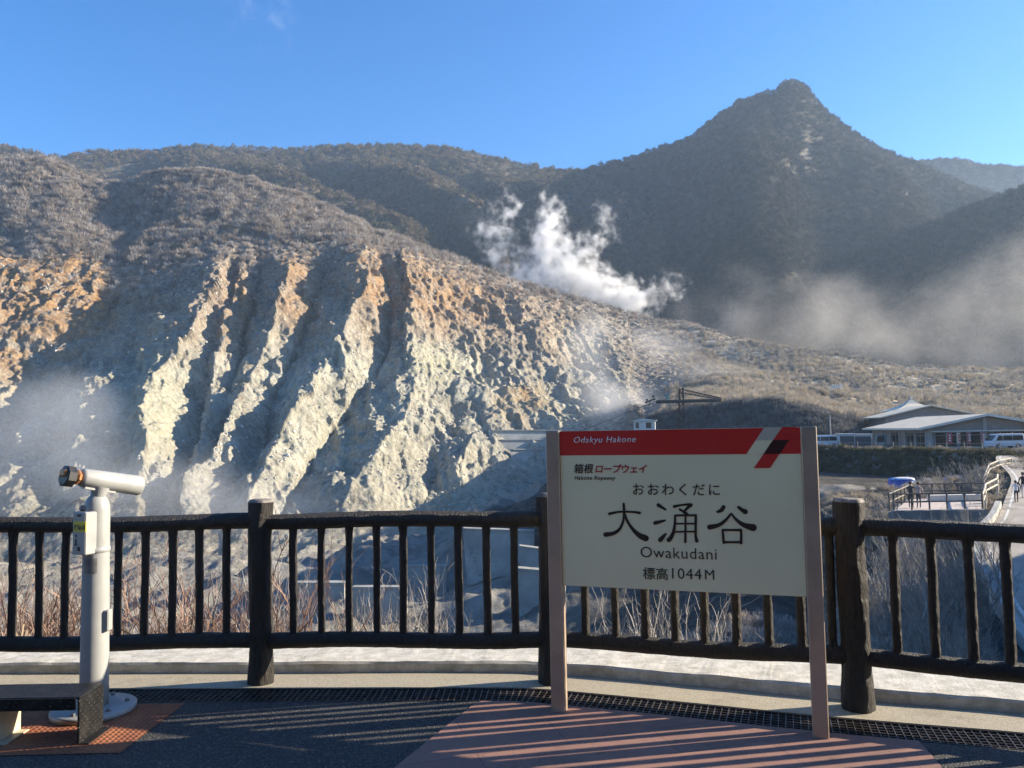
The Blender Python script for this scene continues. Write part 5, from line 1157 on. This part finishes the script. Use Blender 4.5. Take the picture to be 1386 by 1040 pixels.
# ---------------------------------------------------------------- concrete walls in the valley
M_dam = simple('dam_concrete', (.36, .36, .335), .85, 0, .18, .25, .3, 2, ((.24, .235, .22), .6)); M_dam2 = simple('dam_clay', (.30, .295, .27), .9, 0, .25, .3, .4, 1.5, ((.12, .115, .105), .8))
def dam(px0, px1, yt, yb, label, th=2.5, tilt=0.0, mm=None, dd=None, name='retaining_wall', cat='wall', turn=0.0):
    d = dd if dd is not None else min(terr_d(q_, yb) for q_ in np.linspace(px0 + 4, min(px1, 740), 7)) - 1.0
    P = [at(px0, yt, d + .6), at(px1, yt - tilt, d + .6 + turn), at(px1, yb - tilt, d - .6 + turn), at(px0 + 6, yb, d - .6)]
    P[2][2] -= 5; P[3][2] -= 5
    r_ = empty(name, (P[0] + P[2]) / 2, label, cat, 'concrete walls in the valley')
    mb = MB(); back = np.array([.15, .98, 0]) * th
    V = list(P) + [p + back for p in P]; mb.add(V, [(3, 2, 1, 0), (4, 5, 6, 7), (0, 1, 5, 4), (1, 2, 6, 5), (2, 3, 7, 6), (3, 0, 4, 7)]); o = mb.build('wall', mm or M_dam, r_); fix_normals(o)
    mb = MB(); c0, c1 = P[0], P[1]; mb.bar(c0 + back * .45 + np.array([0, 0, .12]), c1 + back * .45 + np.array([0, 0, .12]), th * 1.03, .3); mb.build('coping', mm or M_dam, r_)
    return r_
_dm = min(terr_d(q_, 620) for q_ in np.linspace(694, 740, 5)) - 1.5
dam(690, 790, 609, 620, 'lowest of three pale retaining walls stepped up the slope by the sign', 4.4, dd=_dm, turn=12)
dam(668, 790, 596, 607.5, 'middle of three pale retaining walls stepped up the slope by the sign', 4.4, dd=_dm + 5, turn=12)
dam(661, 790, 583, 594, 'upper of three pale retaining walls stepped up the slope by the sign', 6, dd=_dm + 10, turn=12)
dam(398, 466, 792, 802, 'pale low check dam seen through the fence above the twigs', 1.2, 0, M_dam2)
dam(476, 548, 798, 821, 'broad grey check dam seen between two balusters near the twigs', 1.0, 0, M_dam2)
dam(545, 604, 768, 792, 'grey check dam with rounded earth behind it in the shaded valley', 1.0, 0, M_dam2)
dam(626, 722, 718, 736, 'long grey check dam just under the top rail in the shaded valley', 1.2, -3, M_dam2)
dam(702, 762, 742, 768, 'upper sloping concrete slab beside the middle fence post', 1.2, -8, M_dam2)
dam(690, 764, 772, 808, 'lower sloping concrete slab beside the middle fence post', 1.2, -6, M_dam2)
# pipe in the valley
p0, p1 = at(668, 848, 92), at(748, 806, 96); mb = MB(); mb.tube([p0, (p0 + p1) / 2 + np.array([0, 0, -.1]), p1], .16, 10); tag(mb.build('drain_pipe', M_conc), 'pale straight pipe running up the shaded valley side by the fence post', 'pipe')
# ================================================================ PEOPLE
M_skin = simple('skin', (.50, .32, .24), .6, 0, .05, 5); M_hair = simple('hair', (.018, .014, .012), .6); M_shoe = simple('shoe', (.03, .03, .03), .6)
def make_person(loc, face_dir, label, top, low, step=.25, arms=(.12, -.10), lean=0.0, h=1.7, raise_arm=False, group=None):
    """a clothed figure grown from a jointed skeleton; built facing +y, turned by face_dir (radians about z)"""
    k = h / 1.7; root = empty('person', loc, label, 'person', group, face_dir)
    V, E, Rr = [], [], []
    def v(p, r, par=None):
        V.append((p[0] * k, (p[1] + lean * max(0, p[2] - .9)) * k, p[2] * k)); Rr.append(r * k)
        if par is not None: E.append((par, len(V) - 1))
        return len(V) - 1
    pel = v((0, 0, .93), .145); wa = v((0, .005, 1.08), .125, pel); ch = v((0, .0, 1.28), .15, wa); sh = v((0, -.01, 1.40), .115, ch); nk = v((0, .0, 1.48), .055, sh); hd0 = v((0, .02, 1.56), .085, nk); hd1 = v((0, .02, 1.64), .098, hd0); v((0, .01, 1.70), .06, hd1)
    for s_ in (-1, 1):
        sw = step * s_
        hp_ = v((.09 * s_, 0, .88), .095, pel); kn = v((.10 * s_, sw * .55 + .02, .49), .062, hp_); an = v((.10 * s_, sw * (1.0 if sw > 0 else 1.1), .09 + (.05 if sw < 0 else 0)), .043, kn); v((.11 * s_, sw * (1.0 if sw > 0 else 1.1) + .16, .045), .04, an)
        sd_ = v((.19 * s_, -.01, 1.38), .062, sh); a = arms[0 if s_ < 0 else 1]
        if raise_arm: el = v((.26 * s_, .16, 1.22), .042, sd_); wr = v((.12 * s_, .30, 1.42), .030, el); hv = (-.05 * s_, .04, .06)
        else: el = v((.25 * s_, a * .5 - .02, 1.11), .042, sd_); wr = v((.26 * s_, a + .04, .87), .030, el); hv = (0, .015, -.07)
        w = V[wr]; w = (w[0] / k, w[1] / k - lean * max(0, w[2] / k - .9), w[2] / k)
        pm = v((w[0] + hv[0] * .9, w[1] + hv[1] * .9, w[2] + hv[2] * .9), .030, wr)
        for q in range(4): v((w[0] + hv[0] * (2.0 - .12 * abs(q - 1.3)) , w[1] + hv[1] * 2 + (q - 1.5) * .022 + .01, w[2] + hv[2] * (2.0 - .12 * abs(q - 1.3))), .009, pm)
        v((w[0] + hv[0] * 1.1 - .02 * s_, w[1] + hv[1] + .05, w[2] + hv[2] * 1.1), .010, pm)
    me = bpy.data.meshes.new('body'); me.from_pydata(V, E, []); ob = bpy.data.objects.new('body', me); COL.objects.link(ob)
    sk = ob.modifiers.new('skin', 'SKIN'); sk.use_smooth_shade = True
    for d, r_ in zip(me.skin_vertices[0].data, Rr): d.radius = (r_, r_ * .82)
    me.skin_vertices[0].data[0].use_root = True
    sb = ob.modifiers.new('sub', 'SUBSURF'); sb.levels = 1; sb.render_levels = 1
    bpy.context.view_layer.update()
    m2 = bpy.data.meshes.new_from_object(ob.evaluated_get(bpy.context.evaluated_depsgraph_get())); bpy.data.objects.remove(ob)
    for mm in (M_skin, top, low, M_shoe): m2.materials.append(mm)
    for p in m2.polygons:
        c = p.center / k; arm = abs(c.x) > .21
        p.material_index = 3 if c.z < .10 else (0 if (c.z > 1.47 or (c.z < .88 and arm) or (raise_arm and c.y > .27)) else (2 if c.z < .95 and not arm else 1)); p.use_smooth = True
    b = bpy.data.objects.new('body', m2); COL.objects.link(b); b.parent = root
    mb = MB(); ny = lean * .75
    lathe(mb, 0, (.0 + ny) * k, [(.088 * k, 1.60 * k), (.108 * k, 1.64 * k), (.110 * k, 1.70 * k), (.085 * k, 1.745 * k), (.03 * k, 1.765 * k)], 14)
    for i, q in enumerate(mb.v): mb.v[i] = (q[0], q[1] - .018 * k, q[2])
    hr = mb.build('hair', M_hair, root, True, True)
    return root
cl = lambda n, c: simple(n, c, .85, 0, .12, 8)
T_white, T_black, T_grey, T_navy, T_khaki, T_teal, T_pale = cl('cloth_white', (.62, .63, .66)), cl('cloth_black', (.02, .02, .022)), cl('cloth_pinkish_grey', (.36, .29, .28)), cl('cloth_navy', (.03, .035, .05)), cl('cloth_dark_brown', (.06, .05, .045)), cl('cloth_teal', (.02, .26, .27)), cl('cloth_pale', (.58, .52, .46))
def road_z(y): return float(np.interp(y, RL[:, 1], rz_)) + .03
def on(px, d, z): p = at(px, 584, d); return (float(p[0]), d, z)
make_person(on(1370.5, 51.5, road_z(51.5)), R(-28), 'person in a white top and dark trousers walking up the path', T_white, T_black, .20, h=1.42)
pB = make_person(on(1381, 53.2, road_z(53.2)), R(-28), 'person in a black coat and pale trousers carrying a round black bag', T_black, T_pale, .26, h=1.72)
mb = MB(); mb.tube([(-.42, -.16, .72), (-.42, -.12, .74), (-.42, .02, .76), (-.42, .06, .75)], [.2, .36, .36, .22], 18); bg_ = mb.build('bag', T_black, None, True); bg_.location = pB.location; bg_.rotation_euler = pB.rotation_euler
for vv in bg_.data.vertices: vv.co.x = -.34 + (vv.co.x + .42) * .5
tag(bg_, 'round black bag hanging from the hand of the person in black', 'bag')
make_person(on(1228.5, 50.6, zp), R(-30), 'person in dark brown clothes raising both hands at the lookout railing', T_khaki, T_navy, .06, lean=.12, raise_arm=True, h=1.66)
make_person(on(1239, 50.5, zp), R(-15), 'person in a pinkish grey jacket standing at the lookout railing', T_grey, T_navy, .05, h=1.62)
zz_ = a[2] if False else C(905, 543)[2] + .14
make_person(on(903.5, 165, zz_), R(60), 'worker in a teal suit standing upright on the hoist platform', T_teal, T_teal, .1, h=1.75)
make_person(on(906.6, 165.3, zz_), R(-60), 'shorter worker in a teal suit bending over on the hoist platform', T_teal, T_teal, .1, lean=.5, h=1.35)
# ================================================================ BARE SHRUBS near the deck (each a thing)
def shrub_mesh(name, seed, h, stems, spread, mm, lv=4, r0=.014):
    g = random.Random(seed); mb = MB()
    def grow(p, d, L, r, lev):
        segs = 3; pts = [p]; q = Vector(p); dd = Vector(d)
        for s_ in range(segs):
            dd = (dd + Vector((g.gauss(0, .16), g.gauss(0, .16), g.gauss(.06, .10)))).normalized(); q = q + dd * (L / segs); pts.append(q.copy())
        mb.tube(pts, [r, r * .85, r * .7, r * .5], 3, 0, False)
        if lev > 0:
            for b in range(g.choice((2, 3, 3))):
                i = g.choice((1, 2, 3)); a = g.uniform(0, 6.28); n = Vector((math.cos(a), math.sin(a), g.uniform(.2, .8))).normalized()
                grow(pts[i], (dd * .75 + n * g.uniform(.35, .8)).normalized(), L * g.uniform(.5, .78), r * .62, lev - 1)
    for s_ in range(stems):
        a = g.uniform(0, 6.28); e = g.uniform(.15, 1) * spread
        grow(Vector((math.cos(a) * .12, math.sin(a) * .12, -.1)), Vector((math.cos(a) * e, math.sin(a) * e, 1)).normalized(), h * g.uniform(.36, .5), r0 * g.uniform(.7, 1.2), lv)
    me = bpy.data.meshes.new(name); me.from_pydata(mb.v, [], mb.f); me.materials.append(mm); me.update(); return me
def twig_mat(name, c0, c1):
    t = NT(name); oi = t.n('ObjectInfo'); c = t.mix(t.map(t.noise(t.obj(), 3, 4), .35, .65), c0, c1); t.bsdf(c, .75); return t.mat
MT_r = twig_mat('reddish_twig', (.16, .085, .058), (.30, .20, .15)); MT_g = twig_mat('grey_twig', (.20, .175, .15), (.40, .365, .32)); MT_t = twig_mat('tan_twig', (.26, .19, .115), (.42, .33, .22))
SH = {'r': [shrub_mesh('shrub_twigs', 11 + i, 1.7, 9, .55, MT_r) for i in range(3)], 'g': [shrub_mesh('shrub_twigs', 31 + i, 2.2, 7, .6, MT_g) for i in range(4)], 't': [shrub_mesh('shrub_twigs', 51 + i, 1.3, 12, .4, MT_t, 3, .010) for i in range(2)], 'b': [shrub_mesh('shrub_twigs', 71 + i, 3.0, 7, .7, MT_g, 4, .03) for i in range(3)]}
gs = random.Random(9)
def shrub(kind, px, d, s_, label, group):
    p = at(px, 584, d); x, y = float(p[0]), float(d); z = terr_z(x, y)
    o = bpy.data.objects.new('bare_shrub', gs.choice(SH[kind])); COL.objects.link(o); o.location = (x, y, z - .05); o.rotation_euler = (gs.uniform(-.12, .12), gs.uniform(-.12, .12), gs.uniform(0, 6.28)); o.scale = (s_, s_, s_ * gs.uniform(.9, 1.15))
    return tag(o, label, 'shrub', group)
for i in range(84): shrub('r' if gs.random() < .72 else 't', -120 + 480 * (i + gs.random()) / 84, gs.uniform(6.3, 11.0), gs.uniform(.85, 1.3), 'leafless reddish tan shrub behind the left stretch of the fence', 'reddish shrubs behind the left fence')
for i in range(6): shrub('g', (20, 62, 95, 200, 262, 325)[i], gs.uniform(7, 9), gs.uniform(.95, 1.15), 'taller grey leafless shrub rising above reddish ones behind the left fence', 'tall grey shrubs behind the left fence')
for i in range(24): shrub('g' if i % 3 else 't', 375 + 200 * (i + gs.random()) / 24, gs.uniform(6.6, 9.5), gs.uniform(.7, .95), 'sparse pale leafless shrub low behind the middle fence panel', 'pale shrubs behind the middle fence')
for i in range(7): shrub('t', 575 + 170 * (i + gs.random()) / 7, gs.uniform(6.3, 8.5), gs.uniform(.45, .6), 'tiny tan shrub showing only under the bottom rail by the middle post', 'tiny tan shrubs under the bottom rail')
for i in range(64): shrub('g', 770 + 340 * (i + gs.random()) / 64, gs.uniform(7, 15), gs.uniform(.75, 1.15), 'leafless grey shrub on the slope seen below the station sign', 'grey shrubs behind the sign')
for i in range(84): shrub('g' if i % 4 else 'b', 1120 + 215 * (i + gs.random()) / 84, gs.uniform(11, 46), gs.uniform(.9, 1.35), 'leafless grey shrub in the shaded hollow right of the sign', 'grey shrubs in the shaded hollow')
for i in range(22): shrub('t', 1245 + 150 * (i + gs.random()) / 22, gs.uniform(7.5, 11), gs.uniform(.9, 1.3), 'dry tan shrub close behind the right stretch of the fence', 'dry shrubs behind the right fence')
for px, d in ((1176, 58), (1188, 60), (1262, 64), (1285, 66), (1300, 70), (1312, 68), (1240, 62), (1210, 61), (1326, 62), (1150, 62)): shrub('b', px, d, gs.uniform(.8, 1.2), 'big spreading bare bush beside the lookout platform', 'bare bushes by the lookout')
# shrubs along the shaded bank and tufts of grass
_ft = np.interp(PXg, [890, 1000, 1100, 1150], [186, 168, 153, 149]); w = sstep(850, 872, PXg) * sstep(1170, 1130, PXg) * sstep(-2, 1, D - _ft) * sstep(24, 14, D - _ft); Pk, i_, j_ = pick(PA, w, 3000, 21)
vdk = bush_variants('twig', 5, 8, [scrub_mat('shade_tinted_twigs', [(.08, .078, .076), (.15, .145, .14), (.24, .23, .22)])])  # darkened twig colours stand in for the shade on this bank
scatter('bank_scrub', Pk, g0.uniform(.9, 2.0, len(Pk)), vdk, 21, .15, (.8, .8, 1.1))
w = sstep(1110, 1130, PXg) * sstep(1500, 1420, PXg) * (np.abs(D - EDGE - .3) < 1.0) + np.clip(turf, 0, 1) * (D < 92) + .5 * sstep(1100, 1130, PXg) * sstep(1340, 1320, PXg) * sstep(52, 60, D) * sstep(82, 78, D); Pk, i_, j_ = pick(PA, w, 2600, 22)
scatter('bank_grass', Pk, g0.uniform(.25, .8, len(Pk)), vy, 22, .2, (1.3, 1.3, 1))
w = sstep(740, 800, PXg) * sstep(1330, 1300, PXg) * sstep(10, 14, D) * sstep(48, 44, D) + sstep(-100, -60, PXg) * sstep(400, 340, PXg) * sstep(6, 6.4, D) * sstep(20, 14, D); Pk, i_, j_ = pick(PA, w, 6000, 23)
scatter('undergrowth', Pk, g0.uniform(.35, .9, len(Pk)), vg_, 23, .25, (1.2, 1.2, 1))
# rubble on the escarpment: real blocks
def rock_variants(n, seed, mm):
    out = []; g = np.random.default_rng(seed)
    import bmesh
    for v in range(n):
        b = bmesh.new(); bmesh.ops.create_icosphere(b, subdivisions=1, radius=.5)
        for q in b.verts: q.co *= float(g.uniform(.65, 1.15))
        me = bpy.data.meshes.new('rock'); b.to_mesh(me); b.free(); me.materials.append(mm); out.append(bpy.data.objects.new('rock', me))
    return out
t = NT('rubble_rock'); oi = t.n('ObjectInfo'); rmp = t.n('ValToRGB'); t.l(oi.outputs['Random'], rmp.inputs[0]); rmp.color_ramp.elements[0].color = c4((.22, .20, .17)); rmp.color_ramp.elements[1].color = c4((.50, .48, .42)); t.bsdf(rmp.outputs[0], .9); M_rub = t.mat
w = INF * bare * sstep(205, 225, D) * sstep(-.1, .2, fbm(X / 24, D / 24, Z / 24, 3, 93)) * sstep(900, 820, PXg); Pk, i_, j_ = pick(PA, w, 16000, 24)
scatter('rubble', Pk, .3 + 1.3 * g0.random(len(Pk)) ** 5, rock_variants(5, 3, M_rub), 24, 1.0, (1, 1, .8))

w = sstep(1095, 1110, PXg) * sstep(1500, 1420, PXg) * sstep(-8, -6.5, D - EDGE) * sstep(.5, -1, D - EDGE); Pk, i_, j_ = pick(PA, w, 700, 25)
M_rub2 = simple('bank_rock', (.13, .125, .115), .9, 0, .4, 2)
scatter('bank_rubble', Pk, .2 + 1.5 * g0.random(len(Pk)) ** 4, rock_variants(4, 5, M_rub2), 25, 1.0, (1, .8, .7))
vgn = bush_variants('twig', 4, 12, [scrub_mat('bank_weeds', [(.05, .055, .035), (.10, .10, .06), (.17, .15, .09)])]); Pk, i_, j_ = pick(PA, w, 1500, 26)
scatter('bank_weeds', Pk, g0.uniform(.3, .9, len(Pk)), vgn, 26, .3, (1.4, 1.4, .9))

vr = bush_variants('twig', 5, 14, [scrub_mat('brown_understorey', [(.13, .08, .055), (.22, .15, .11), (.33, .26, .19)])]); w = sstep(-140, -100, PXg) * sstep(580, 480, PXg) * sstep(5.6, 6.2, D) * sstep(13, 9, D); Pk, i_, j_ = pick(PA, w, 2600, 27)
scatter('understorey', Pk, g0.uniform(.45, 1.0, len(Pk)), vr, 27, .25, (.8, .8, 1.1))
# ================================================================ STEAM, MIST AND HAZE (real volumes)
def volume(name, lo, hi, blobs, scale, amp, dens, lo_t, hi_t, seed, col=(.92, .92, .92), warp=0.0, det=4, g=.25):
    """a box of drifting steam: soft blobs (centre, radii, weight) eroded by noise"""
    t = NT(name + '_volume'); t.t.nodes.remove(t.out); t.out = t.n('OutputMaterial'); p = t.pos()
    nz = t.n('TexNoise'); nz.inputs['Scale'].default_value = scale; nz.inputs['Detail'].default_value = det; nz.inputs['Roughness'].default_value = .6
    off_ = t.vmath('ADD', p, (seed * 31.7, seed * 17.1, 0)); t.l(off_, nz.inputs['Vector'])
    q = p
    if warp:
        w = t.n('TexNoise'); w.inputs['Scale'].default_value = scale * .6; w.inputs['Detail'].default_value = 2; t.l(off_, w.inputs['Vector'])
        q = t.vmath('ADD', p, t.vmath('MULTIPLY', t.vmath('SUBTRACT', w.outputs['Color'], (.5, .5, .5)), (warp, warp, warp)))
    tot = None
    for c, r, wt in blobs:
        d = t.vmath('LENGTH', t.vmath('MULTIPLY', t.vmath('SUBTRACT', q, tuple(c)), (1 / r[0], 1 / r[1], 1 / r[2])))
        f = t.map(d, 0.0, 1.0, wt, 0.0); tot = f if tot is None else t.math('ADD', tot, f)
    v = t.math('ADD', t.math('MINIMUM', tot, 1.2), t.math('MULTIPLY', t.math('SUBTRACT', nz.outputs[0], .5), amp))
    v = t.math('MULTIPLY', t.math('MULTIPLY', t.map(v, lo_t, hi_t), t.math('MINIMUM', t.math('MULTIPLY', tot, 3.0), 1.0)), dens)
    vol = t.n('VolumePrincipled'); vol.inputs['Color'].default_value = c4(col); vol.inputs['Anisotropy'].default_value = g; t.l(v, vol.inputs['Density']); t.l(vol.outputs[0], t.out.inputs['Volume'])
    mb = MB(); mb.box([(a + b) / 2 for a, b in zip(lo, hi)], [b - a for a, b in zip(lo, hi)])
    o = mb.build(name, t.mat); fix_normals(o); return tag(o, kind='stuff')
def blob(px, py, d, rx, ry, rz, w=1.0):
    c = at(px, py, d); k = d / FPX; return (tuple(float(q) for q in c), (rx * k, rz, ry * k), w)
def bounds(bl):
    lo = [min(c[i] - r[i] for c, r, w in bl) for i in range(3)]; hi = [max(c[i] + r[i] for c, r, w in bl) for i in range(3)]; return lo, hi
def puff(name, bl, *a, **k): lo, hi = bounds(bl); return volume(name, lo, hi, bl, *a, **k)
dp = 505
dp = 520
dp = 520
puff('steam_plume', [blob(712, 390, dp, 60, 44, 18), blob(745, 356, dp, 54, 72, 18), blob(741, 310, dp, 36, 60, 13, .85), blob(744, 276, dp, 24, 44, 10, .62), blob(785, 384, dp, 62, 48, 18), blob(826, 396, dp, 60, 42, 17), blob(858, 408, dp, 56, 40, 15, .85),
  blob(664, 318, dp, 44, 52, 13, .68), blob(690, 285, dp, 30, 48, 10, .58), blob(682, 352, dp, 46, 46, 13, .72), blob(786, 344, dp, 36, 46, 12, .8), blob(802, 326, dp, 28, 32, 10, .68), blob(822, 302, dp, 30, 52, 10, .55), blob(905, 392, dp, 50, 40, 12, .5)], .15, 3.1, .34, .24, 1.9, 1, col=(.985, .985, .985), warp=26, det=7, g=.1)
puff('valley_mist', [blob(40, 600, 200, 210, 120, 30, .9), blob(210, 665, 196, 190, 80, 28, .9), blob(-60, 690, 196, 180, 90, 28, 1), blob(330, 690, 196, 160, 60, 26, .75), blob(110, 545, 215, 100, 60, 18, .8), blob(430, 660, 200, 110, 60, 18, .55), blob(520, 640, 208, 80, 50, 16, .4)], .026, 2.2, .026, .2, 1.5, 3, warp=30, det=6)
puff('gully_mist', [blob(205, 405, 360, 76, 60, 16, .8), blob(260, 360, 368, 66, 50, 14, .6)], .045, 1.8, .024, .2, 1.2, 5, warp=20, det=5)
puff('slope_mist', [blob(800, 500, 320, 90, 100, 30, .85), blob(832, 548, 290, 100, 64, 30, 1), blob(780, 450, 380, 100, 60, 28, .6), blob(885, 470, 370, 100, 56, 28, .75), blob(950, 500, 340, 100, 44, 28, .65)], .030, 2.2, .026, .2, 1.5, 7, warp=30, det=6)
puff('foot_mist', [blob(930, 430, 520, 110, 70, 30, .7), blob(1010, 415, 520, 90, 100, 30, .8), blob(1090, 450, 470, 200, 110, 40, .8), blob(1230, 455, 455, 230, 140, 40, .95), blob(1390, 440, 445, 230, 170, 40, 1.0), blob(1540, 430, 440, 200, 180, 40, 1.0)], .024, 2.6, .0125, .15, 1.9, 9, warp=60, det=6, col=(.95, .92, .88))
# the air itself
t = NT('haze_volume'); t.t.nodes.remove(t.out); t.out = t.n('OutputMaterial'); v_ = t.n('VolumePrincipled'); v_.inputs['Density'].default_value = .00016; v_.inputs['Color'].default_value = c4((.55, .74, 1.0)); v_.inputs['Anisotropy'].default_value = .3; t.l(v_.outputs[0], t.out.inputs['Volume'])
mb = MB(); mb.box((300, 800, 181), (10200, 10600, 484)); hz = mb.build('haze', t.mat); fix_normals(hz); tag(hz, kind='stuff')
